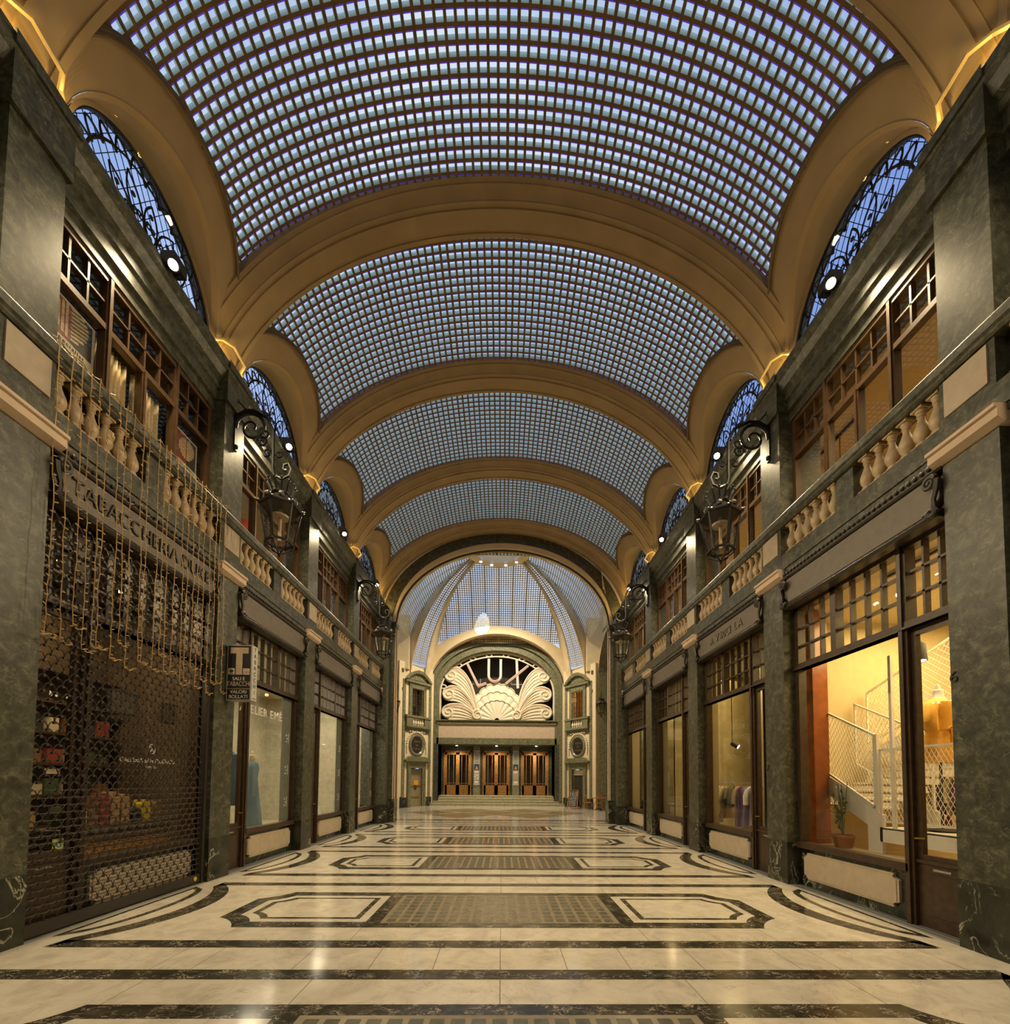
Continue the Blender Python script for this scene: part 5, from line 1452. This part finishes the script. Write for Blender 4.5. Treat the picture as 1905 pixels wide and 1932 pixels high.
def spot(x, y, z, ztop, label, r=.07, L=.2, d=(-.3,-.25,-1), pw=25, white=False):
    root = thing('track_spotlight', label, 'lamp', (x, y, z), 'track spotlights in the right windows')
    dv = Vector(d).normalized(); Mx = Matrix.Translation((x, y, z)) @ dv.to_track_quat('Z', 'Y').to_matrix().to_4x4()
    b = MB(); b.lathe([(0,-.02),(r*.8,-.02),(r,.02),(r,L),(r*.9,L),(r*.9,L-.02),(0,L-.02)], n=16, M=Mx); b.build('housing', M['black'], root, True)
    b = MB(); b.lathe([(0,L-.015),(r*.88,L-.015),(r*.88,L-.01),(0,L-.01)], n=16, M=Mx); b.build('lens', M['lamp'], root)
    b = MB(); b.tube([(x, y, z), (x, y, ztop)], .01, 5); b.box((x-.02, y-.5, ztop), (x+.02, y+.5, ztop+.03)); b.build('rod', M['black'], root)
    lamp_light('spot_lamp', Vector((x, y, z))+dv*(L+.05), (1,.8,.5), pw, 'SPOT', .04, d, radians(90), .5)
spot(5.95, 5.93, 3.72, 4.9, 'big black cylinder spotlight behind the top of the narrow door pane with the yellow dress', .10, .26, (0,-.1,-1), 20)
spot(5.9, 10.75, 2.72, 4.9, 'small lit spotlight above the clothes rack with purple garments', .06, .18, (.5,-.6,-.5), 12)
spot(6.1, 5.0, 7.62, 8.25, 'black spotlight behind the near pane of the right upper window', .07, .2, (-.2,-.4,-.9), 12)
spot(6.3, 7.6, 7.0, 8.25, 'black spotlight on a rod behind the far pane of the right upper window', .05, .18, (-.1,-.4,-.9), 8)
# orange-brown lacquered post in the right corner window, both floors
b = MB(); b.box((5.75, 7.70, .1), (5.98, 7.92, 4.95)); b.box((5.62, 8.0, .1), (5.9, 8.3, 4.95)); TN[0] += 1
b2 = MB(); b2.box((5.72, 7.66, .12), (6.0, 7.90, 4.9)); o = b2.build('lacquered_post', M['lacquer']); struct(o)
b2 = MB(); b2.box((5.6, 7.45, 5.6), (5.78, 7.62, 8.2)); struct(b2.build('lacquered_post', M['lacquer']))
b2 = MB(); b2.box((7.0, 11.25, .1), (7.6, 11.8, 4.9)); struct(b2.build('white_column', M['room']))

# ---- white steel staircase with expanded-metal railings
root = thing('steel_staircase', 'white steel staircase with mesh railings inside the brightest right shop', 'staircase', (6.4, 6.6, .1))
WHT = M['white']
def mesh_panel(name, A, Bq, C_, D_, nu, nv, par, fr=.022):
    """frame A-B-C-D (lower left, lower right, upper right, upper left) filled with diamond mesh"""
    A, Bq, C_, D_ = map(Vector, (A, Bq, C_, D_))
    b = MB()
    for p, q in ((A,Bq),(Bq,C_),(C_,D_),(D_,A)): b.bar(p, q, fr)
    fo = b.build(name, WHT, par)
    b = MB(); pt = lambda u, v: (A.lerp(Bq, u)).lerp(D_.lerp(C_, u), v)
    for i in range(-nv, nu+1):
        for s_ in (1, -1):
            # line u = (i + s*v*nv)/nu
            u0 = i/nu if s_ > 0 else (i+nv)/nu; u1 = (i+nv)/nu if s_ > 0 else i/nu
            v0, v1 = 0.0, 1.0
            def clip(u0, v0, u1, v1):
                t0, t1 = 0, 1; du = u1-u0
                if abs(du) < 1e-9: return None
                for lim, sg in ((0, 1), (1, -1)):
                    t_ = (lim-u0)/du
                    if (du > 0) == (sg > 0): t0 = max(t0, t_)
                    else: t1 = min(t1, t_)
                return (t0, t1) if t1 > t0 else None
            c = clip(u0, v0, u1, v1)
            if c: b.bar(pt(u0+(u1-u0)*c[0], c[0]), pt(u0+(u1-u0)*c[1], c[1]), .006, .004)
    b.build('wire_mesh', WHT, fo)
b = MB(); b.prism([(6.58,1.22),(7.95,1.95),(7.95,1.66),(6.86,1.04),(6.86,.12),(6.62,.12)], 0, 5.98, 6.03); b.build('stringer', WHT, root)
b = MB(); b.prism([(6.58,1.22),(7.95,1.95),(7.95,1.66),(6.66,.98)], 0, 6.95, 7.0); b.build('stringer', WHT, root)
for k in range(8):
    b = MB(); x = 6.12+.24*k; z = 1.30+.135*k; b.box((x, 6.72, z), (x+.27, 8.15, z+.035)); b.box((x+.235, 6.72, z+.035), (x+.25, 8.15, z+.10)); b.build('tread', WHT, root)
b = MB(); b.box((5.98, 3.9, .80), (6.06, 6.64, 1.02)); b.box((5.98, 3.9, 1.0), (7.2, 6.64, 1.03)); b.build('landing_beam', WHT, root)
for y, z0, z1 in ((6.68, .7, 2.5), (6.40, 1.02, 3.7), (5.9, 2.9, 4.4)):
    b = MB(); b.bar((6.0 if z0 < 2 else 7.2, y, z0), (6.0 if z0 < 2 else 7.2, y, z1), .045); b.build('post', WHT, root)
mesh_panel('railing', (6.0,6.62,1.12), (6.0,5.2,1.14), (6.0,5.2,2.25), (6.0,6.62,2.25), 22, 9, root, .03)
mesh_panel('railing', (6.0,5.16,1.14), (6.0,3.95,1.16), (6.0,3.95,2.25), (6.0,5.16,2.25), 18, 9, root, .03)
mesh_panel('railing', (6.0,8.2,2.1), (6.0,6.72,1.32), (6.0,6.72,2.5), (6.0,8.2,3.28), 22, 9, root, .03)
mesh_panel('railing', (6.95,8.2,2.1), (6.95,6.72,1.32), (6.95,6.72,2.5), (6.95,8.2,3.28), 20, 8, root, .03)
b = MB(); b.bar((6.0,7.95,2.05), (6.0,6.70,1.33), .03); b.build('handrail', WHT, root)
b = MB(); b.prism([(8.2,2.35),(4.6,3.75),(4.6,3.58),(8.2,2.15)], 0, 7.2, 7.26); b.build('stringer', WHT, root)
b = MB(); b.prism([(8.2,2.35),(4.6,3.75),(4.6,3.58),(8.2,2.15)], 0, 8.3, 8.36); b.build('stringer', WHT, root)
mesh_panel('railing', (7.2,8.2,2.5), (7.2,4.6,3.85), (7.2,4.6,4.8), (7.2,8.2,3.5), 40, 9, root, .03)
for k in range(14):
    b = MB(); y = 8.1-.25*k; z = 2.36+.097*k; b.box((7.26, y-.24, z), (8.3, y, z+.03)); b.build('tread', M['treadgrey'], root)

# ---- yellow dress on a tailor's dummy
def ring(cx, cy, z, rx, ry, n=24, ph=0, wav=0, k=0):
    return [(cx+rx*(1+wav*sin(k*a))*cos(a+ph), cy+ry*(1+wav*sin(k*a))*sin(a+ph), z) for a in [2*pi*j/n for j in range(n)]]
def dress_form(x, y, zb, prof, mat, label, sleeves=True, belt=None, stand_to=.1, skin=None, rot=0, wav=.04, k=9, ryf=.62, group=None):
    root = thing('dress_form', label, 'mannequin', (x, y, zb), group)
    c, s_ = cos(rot), sin(rot)
    X = lambda q: (x+c*(q[0]-x)-s_*(q[1]-y), y+s_*(q[0]-x)+c*(q[1]-y), q[2])
    b = MB(X); b.sweep([ring(x, y, z, r, r*ryf, 28, 0, wav*(1-t_), k) for t_, (r, z) in zip([j/(len(prof)-1) for j in range(len(prof))], prof)])
    if sleeves:
        zt_ = prof[-2][1]-.04; sw = prof[-2][0]
        for q in (-1, 1):
            b.tube([(x+q*(sw-.05), y, zt_), (x+q*(sw+.06), y, zt_-.09), (x+q*(sw+.11), y-.02, zt_-.27), (x+q*(sw+.07), y-.05, zt_-.40)], [.085,.10,.105,.07], 10)
    dr = b.build('dress', mat, root, True)
    if belt:
        zb_ = belt; rr = [r for r, z in prof if abs(z-zb_) < .12][0]
        b = MB(X); b.sweep([ring(x, y, zb_-.02, rr*1.06, rr*ryf*1.08), ring(x, y, zb_+.02, rr*1.06, rr*ryf*1.08)], cap=False)
        yk = y-rr*ryf*1.1
        b.tube([(x, yk, zb_), (x-.07, yk-.03, zb_+.03), (x-.12, yk-.02, zb_), (x-.06, yk-.03, zb_-.02), (x, yk, zb_)], .012, 6); b.tube([(x, yk, zb_), (x-.04, yk-.03, zb_-.12), (x-.05, yk-.02, zb_-.22)], .012, 6); b.tube([(x, yk, zb_), (x+.04, yk-.03, zb_-.14)], .012, 6)
        b.build('belt', mat, dr)
    zt_ = prof[-1][1]
    b = MB(X); b.lathe([(0,zt_-.03),(prof[-1][0]*.9,zt_-.02),(.065,zt_+.03),(.055,zt_+.12),(.03,zt_+.14),(.02,zt_+.2),(0,zt_+.22)], (x, y, 0), 16); b.build('neck_form', skin or M['white'], root, True)
    b = MB(X); b.tube([(x, y, stand_to), (x, y, prof[0][1]+.1)], .018, 8); b.lathe([(0,stand_to),(.2,stand_to),(.18,stand_to+.02),(0,stand_to+.03)], (x, y, 0), 16); b.build('stand', M['black'], root)
    return root
M['yellowcloth'] = plain('mustard_cloth', (.62,.30,.02), .8, var=.12, scale=12)
dress_form(6.32, 6.0, 1.03, [(.27,2.02),(.255,2.17),(.23,2.35),(.19,2.50),(.20,2.64),(.235,2.79),(.21,2.89),(.09,2.95)], M['yellowcloth'], 'dummy in a mustard yellow belted dress behind the narrow right door pane', True, 2.50, 1.05, rot=.35)
dress_form(-5.75, 9.05, .1, [(.20,1.15),(.21,1.4),(.19,1.7),(.15,1.9),(.19,2.1),(.17,2.22),(.08,2.28)], plain('navy_cloth', (.05,.08,.13), .8), 'dummy in a dark navy top in the left window beside the door mullion', False, None, .12, skin=M['panel'], group='dress dummies in the left windows')
dress_form(-5.62, 9.62, .1, [(.27,.5),(.22,1.0),(.17,1.4),(.13,1.72),(.165,1.95),(.14,2.06),(.07,2.12)], plain('blue_gown_cloth', (.16,.25,.33), .8), 'dummy in a long pale blue gown in the left window', False, None, .12, skin=M['panel'], group='dress dummies in the left windows')
dress_form(-5.66, 12.55, .1, [(.45,.5),(.30,.9),(.18,1.4),(.13,1.7),(.165,1.9),(.14,2.0),(.07,2.06)], plain('white_gown_cloth', (.72,.74,.70), .8), 'dummy in a wide white gown in the third left window', False, None, .12, skin=M['panel'], group='dress dummies in the left windows')

# ---- clothes racks
def rack(x, y0, y1, z, label):
    root = thing('clothes_rack', label, 'clothes rack', (x, (y0+y1)/2, .1), 'clothes racks in the right shops')
    b = MB(); b.tube([(x, y0, .12), (x, y0, z-.06), (x, y0+.04, z), (x, y1-.04, z), (x, y1, z-.06), (x, y1, .12)], .014, 6); b.build('rail', M['steel'], root, True)
    b = MB(); [b.bar((x-.25, y, .12), (x+.25, y, .12), .03) for y in (y0, y1)]; b.build('foot', M['steel'], root)
def garment(x, y, z, L, mat, label, grp, w_=.22, skirt=1.1, yaw=.5):
    root = thing('hanging_garment', label, 'garment', (x, y, z), grp)
    c, s_ = cos(yaw), sin(yaw)
    X = lambda q: (x+c*q[0]-s_*q[1], y+s_*q[0]+c*q[1], z+q[2])
    b = MB(X); rings = []; 
    prof = [(0.05,-.06),(w_*.8,-.11),(w_,-.17),(w_*.85,-.35),(w_*.8,-.5*L),(w_*skirt,-L)]
    n = 20
    for j, (r, zz) in enumerate(prof):
        wv = .25*max(0, (-zz-.2))
        rings.append([(r*cos(a), (.035+.03*(-zz))*sin(a)*(1+wv*sin(7*a)), zz) for a in [2*pi*k/n for k in range(n)]])
    b.sweep(rings)
    if L < .9:
        for q in (-1, 1): b.tube([(q*w_*.8,0,-.14),(q*w_*1.1,0,-.3),(q*w_*1.15,0,-.5)], [.05,.06,.055], 8)
    b.build('cloth', mat, root, True)
    b = MB(X); b.tube([(-w_*.9,0,-.15),(0,0,-.05),(w_*.9,0,-.15)], .008, 5); b.tube([(0,0,-.05),(0,0,.0),(.02,0,.03),(.03,0,.01)], .004, 5); b.build('hanger', M['panel'], root)
CL = dict(lilac=(.30,.20,.26), cream=(.66,.56,.38), ochre=(.45,.30,.10), check=(.22,.20,.15), purple=(.15,.06,.20), violet=(.22,.17,.30), beige=(.52,.42,.26), sand=(.58,.45,.24), white=(.70,.66,.56), plum=(.20,.05,.10))
CM = {k: plain(k+'_cloth', v, .85, var=.15, scale=20) for k, v in CL.items()}
rack(5.95, 10.74, 11.86, 1.71, 'steel clothes rack at the far side of the purple garments window')
rack(5.95, 9.5, 10.62, 1.71, 'steel clothes rack at the door side of the purple garments window')
order = [(11.78,'lilac',1.0),(11.6,'lilac',1.05),(11.45,'cream',.8),(11.28,'cream',.78),(11.1,'ochre',.9),(10.95,'check',.55),(10.82,'check',.6),(10.55,'beige',.85),(10.42,'purple',1.05),(10.30,'purple',1.0),(10.17,'violet',1.05),(10.05,'white',.5),(9.93,'violet',1.0),(9.81,'sand',.95),(9.70,'beige',.9),(9.60,'cream',.95)]
seen = {}
for k, (y, c, L) in enumerate(order):
    seen[c] = seen.get(c, 0)+1
    nth = {1:'first', 2:'second', 3:'third'}[seen[c]]
    garment(5.95, y, 1.69, L, CM[c], '%s %s garment from the far end on the racks of the second right shop' % (nth, c), 'garments in the purple garments window', yaw=.55+.1*sin(k*2.3))
rack(5.9, 16.6, 17.1, 1.66, 'small clothes rack in the last right window')
for k, (y, c) in enumerate(((16.95,'sand'),(16.8,'beige'),(16.66,'cream'))): garment(5.9, y, 1.64, 1.1, CM[c], '%s garment on the small rack in the last right window' % c, 'garments in the last right window')
for k, (y, c, L) in enumerate(((7.35,'ochre',.85),(7.2,'plum',.95),(7.02,'cream',.7),(6.88,'purple',.8))): garment(7.6, y, 1.9, L, CM[c], '%s garment hanging under the white staircase' % c, 'garments under the staircase', yaw=.4)
b = MB(); b.tube([(7.6, 6.7, 1.92), (7.6, 7.55, 1.92)], .014, 6); b.tube([(7.6,6.7,1.92),(7.6,6.7,.1)], .014, 6); b.tube([(7.6,7.55,1.92),(7.6,7.55,.1)], .014, 6); rr_ = b.build('clothes_rack', M['steel']); tag(rr_, 'clothes rail under the white staircase behind the potted plant', 'clothes rack', 'clothes racks in the right shops')

# ---- potted plant in front of the staircase
root = thing('potted_plant', 'leafy green plant in a terracotta pot at the foot of the white staircase', 'plant', (5.85, 7.2, .62))
b = MB(); b.lathe([(0,.62),(.12,.62),(.16,.80),(.175,.80),(.175,.84),(.15,.84),(.14,.80),(0,.80)], (5.85, 7.2, 0), 18); b.build('pot', plain('terracotta', (.30,.11,.03), .7), root)
b = MB(); r_ = random.Random(5); fl = MB()
for k in range(16):
    a = r_.uniform(0, 2*pi); h = r_.uniform(.25, .95); o = r_.uniform(.05, .3)
    tip = Vector((5.85+o*cos(a)*.7, 7.2+.05+abs(o*sin(a))*.9, .82+h)); b.tube([(5.85, 7.2, .8), ((5.85+tip.x)/2, (7.2+tip.y)/2, .8+h*.65), tip], .006, 4)
    for j in range(6):
        t_ = .4+.1*j; p = Vector((5.85, 7.2, .8)).lerp(tip, t_); d_ = Vector((r_.uniform(-1,1), r_.uniform(-1,1), r_.uniform(-.2,.7))).normalized()*r_.uniform(.07,.13); q = d_.cross(Vector((0,0,1))).normalized()*.022
        fl.face([p, p+d_*.5+q, p+d_, p+d_*.5-q])
b.build('stem', M['leafgreen'], root); fl.build('leaves', M['leafgreen'], root)
b = MB(); b.box((5.3, 5.3, .1), (6.05, 8.0, .62)); struct(b.build('window_platform', M['room']))
# low stool legs near the door of the first right shop
root = thing('metal_stool', 'low stool with thin black legs behind the foot of the right door pane', 'stool', (6.4, 5.5, .1))
b = MB(); b.box((6.2, 5.35, .55), (6.6, 5.75, .58)); b.build('seat', M['panel'], root)
for sx_, sy_ in ((0,0),(1,0),(1,1),(0,1)): MB().tube([(6.25+.3*sx_, 5.4+.3*sy_, .55), (6.22+.36*sx_, 5.37+.36*sy_, .1)], .009, 5).build('leg', M['black'], root)
# display table and chairs in the third right shop
root = thing('display_table', 'pale display table in the third right window', 'table', (5.9, 13.6, .1))
b = MB(); b.box((5.6, 13.1, .95), (6.2, 14.3, 1.0)); b.build('tabletop', M['panel'], root)
for sx_, sy_ in ((0,0),(1,0),(1,1),(0,1)): MB().bar((5.65+.5*sx_, 13.15+1.1*sy_, .95), (5.65+.5*sx_, 13.15+1.1*sy_, .1), .035).build('leg', M['black'], root)
rack(6.0, 13.2, 14.4, 1.95, 'black frame rack with white straps in the third right window')
for k, (y, c) in enumerate(((13.5,'cream'),(13.75,'white'),(14.0,'sand'))): garment(6.0, y, 1.93, .75, CM[c], '%s garment on the frame rack in the third right window' % c, 'garments in the third right window')
# red garment behind the second upper window on the left
garment(-5.6, 9.0, 7.35, .75, plain('red_cloth', (.45,.03,.02), .8), 'bright red garment behind the upper left window beside the lantern', 'red garment', yaw=1.2)

# ---- tobacco shop behind the shutter
root = thing('shop_counter', 'brown wooden shop counter behind the lattice shutter', 'counter', (-5.6, 5.9, .1))
b = MB(); b.box((-5.9, 5.35, .1), (-5.45, 7.1, .98)); b.build('body', M['woodlight'], root)
b = MB(); b.box((-5.95, 5.3, .98), (-5.4, 7.15, 1.05)); b.build('countertop', M['darkwood'], root)
b = MB(); b.box((-5.45, 5.4, .62), (-5.43, 7.05, .80)); b.build('panel_strip', plain('orange_wood', (.40,.16,.03), .4), root)
root = thing('wall_shelving', 'dark wall shelving with boxes at the back of the tobacco shop', 'shelf', (-7.4, 5.6, .1))
b = MB(); b.box((-7.6, 3.6, .1), (-7.55, 8.1, 4.2)); b.build('back_board', M['darkwood'], root)
for z in (.9, 1.4, 1.9, 2.4, 2.9, 3.4): MB().box((-7.55, 3.6, z), (-7.2, 8.1, z+.04)).build('shelf_board', M['wood'], root)
r_ = random.Random(21)
bxm = [plain('box_%s' % n_, c_, .6) for n_, c_ in (('brown', (.16,.07,.025)), ('tan', (.40,.24,.10)), ('red', (.22,.03,.02)), ('cream', (.5,.42,.28)), ('green', (.05,.08,.03)), ('black', (.02,.02,.02)))]
bx = [MB().box((-.12,-.09,0),(.12,.09,.22)).mesh('cigar_box', m_) for m_ in bxm]
for z in (.94, 1.44, 1.94, 2.44):
    for k in range(15):
        o = link('cigar_box', bx[r_.randrange(6)], None, (-7.36, 3.9+.28*k+r_.uniform(-.03,.03), z)); o.scale = (1, r_.uniform(.7,1.25), r_.uniform(.6,1.3))
        tag(o, 'small box on the dark shelves behind the lattice shutter', 'box', 'boxes on the tobacco shop shelves')
it = [(6.95,'dark brown','brown',.30),(6.72,'yellow','yellow',.32),(6.55,'black','black',.2),(6.35,'tan','tan',.42),(6.18,'light brown','tan',.46),(6.02,'reddish brown','red',.44),(5.86,'brown','brown',.40),(5.70,'cream','cream',.3),(5.52,'dark green','green',.28)]
ym_ = plain('box_yellow', (.62,.45,.02), .5)
for y, nm, c, h in it:
    m_ = ym_ if c == 'yellow' else [q for q in bxm if q.name == 'box_'+c][0]
    b = MB(); b.prism([(y-.07,1.05),(y+.07,1.05),(y+.07,1.05+h*.8),(y+.045,1.05+h),(y-.045,1.05+h),(y-.07,1.05+h*.8)], 0, -5.68, -5.52)
    o = b.build('display_packet', m_); tag(o, '%s packet standing on the counter behind the lattice shutter' % nm, 'packet', 'packets on the tobacco shop counter')
for y0_, y1_, z0_, z1_, l in ((6.86,7.14,2.60,2.93,'small dark framed picture at the far end behind the lattice shutter'), (5.95,6.4,2.62,2.95,'dark wide framed picture in the middle behind the lattice shutter')):
    root = thing('framed_picture', l, 'picture', (-5.5, (y0_+y1_)/2, z0_), 'framed pictures behind the shutter')
    b = MB(); b.box((-5.5, y0_, z0_), (-5.47, y1_, z1_)); b.build('frame', M['black'], root)
    b = MB(); b.box((-5.47, y0_+.03, z0_+.03), (-5.465, y1_-.03, z1_-.03)); b.build('print', M['roomdark'], root)
    b = MB(); b.tube([(-5.49, (y0_+y1_)/2, z1_), (-5.49, (y0_+y1_)/2, 3.6)], .003, 4); b.build('hanging_wire', M['steel'], root)
root = thing('window_decal', 'white GALLERIA SAN FEDERICO lettering and badge on the glass behind the shutter', 'lettering', (-5.112, 6.25, 1.95))
text_obj('lettering', 'GALLERIA SAN FEDERICO', .088, frame_M((-5.112, 6.23, 1.955), (0,1,0), (0,0,1)), M['white'], root, .001, xscale=.95)
text_obj('lettering', 'TORINO', .05, frame_M((-5.112, 6.26, 1.865), (0,1,0), (0,0,1)), M['white'], root, .001)
b = MB(); b.tube([(-5.112, 6.27+.055*cos(a), 2.13+.07*sin(a)) for a in [2*pi*k/18 for k in range(18)]], .006, 4, True); b.bar((-5.112,6.24,2.09), (-5.112,6.30,2.17), .008); b.bar((-5.112,6.30,2.09), (-5.112,6.24,2.17), .008); b.build('badge', M['white'], root)
root = thing('window_card', 'yellow-green card with blue letters low on the glass behind the shutter', 'card', (-5.11, 5.05, .82))
b = MB(); b.box((-5.112, 4.95, .82), (-5.106, 5.15, 1.0)); b.build('sheet', plain('lime_card', (.48,.55,.14), .5), root)
text_obj('lettering', 'GT', .1, frame_M((-5.104, 5.05, .93), (0,1,0), (0,0,1)), plain('blue_ink', (.03,.12,.35), .5), root, .001)
b = MB(); b.box((-5.112, 4.82, 1.745), (-5.106, 4.99, 1.805)); o = b.build('opening_notice', M['panel']); tag(o, 'small white notice strip on the left pane behind the shutter', 'notice')

# ---- lettering and frosted strips on the left show windows
root = thing('window_lettering', 'white ATELIER lettering across the upper glass of the second left shop', 'lettering', (-5.11, 9.1, 3.1))
for i_, (ch, y) in enumerate(zip('ATELIER EMÉ', (8.36,8.52,8.68,8.83,8.93,9.02,9.17,9.3,9.42,9.62,9.80))):
    if ch != ' ': text_obj('letter', ch, .25, frame_M((-5.105, y, 3.12), (0,1,0), (0,0,1)), M['white'], root, .004)
for i, nm in ((2,'second'),(3,'third'),(4,'fourth')):
    y1 = PN(i+1)-.1
    root = thing('frosted_strip', 'grey frosted strip with dotted marks along the far edge of the %s left window' % nm, 'window film', (-5.11, y1-.2, .72), 'frosted strips on the left windows')
    b = MB(); b.box((-5.128, y1-.42, .74), (-5.124, y1, 3.63)); b.build('film', M['frost'], root)
    for z in (1.1, 1.85, 2.6):
        b = MB()
        for q in range(3): b.lathe([(0,0),(.022,0),(.022,.004),(0,.004)], n=10, M=Matrix.Translation((-5.115, y1-.22+.03*(q%2), z+.075*q)) @ Matrix.Rotation(pi/2, 4, 'Y'))
        b.box((-5.118, y1-.13, z-.03), (-5.112, y1-.115, z+.2))
        b.build('dotted_mark', M['white'], root)
# cream return walls at the far end of the right show windows
for i in (2, 3, 4):
    b = MB(); b.box((5.2, PN(i+1)-.06, .1), ({2:5.34,3:5.36,4:5.5}[i], PN(i+1)-.02, 4.7)); TN[0] += 1; struct(b.build('trim_%d' % TN[0], M['room']))
# added narrow spot standing in for the sun patch on the arch hood
lamp_light('hood_spot', (RX-.42, RY+1.2, 14.5), (1,.97,.9), 2600, 'SPOT', .02, (-.75, 4.2, -2.25), radians(13), .15)

# pale conduit straps across the rib feet
for sx in (-1, 1):
    for k in range(1, 5):
        y = (PN(k)+PF(k))/2; X = side(sx)
        b = MB(X); b.tube([(4.99, y-.44, 9.22), (4.94, y-.30, 9.36), (4.80, y-.18, 9.34), (4.80, y+.12, 9.30), (4.93, y+.22, 9.28), (5.0, y+.34, 9.16)], .028, 6)
        o = b.build('conduit_strap', M['conduit'], None, True)
        tag(o, 'pale conduit strap bent across the foot of the %s %s rib from the camera' % (ORD[k], SIDE[sx]), 'conduit', 'conduit straps on the rib feet')
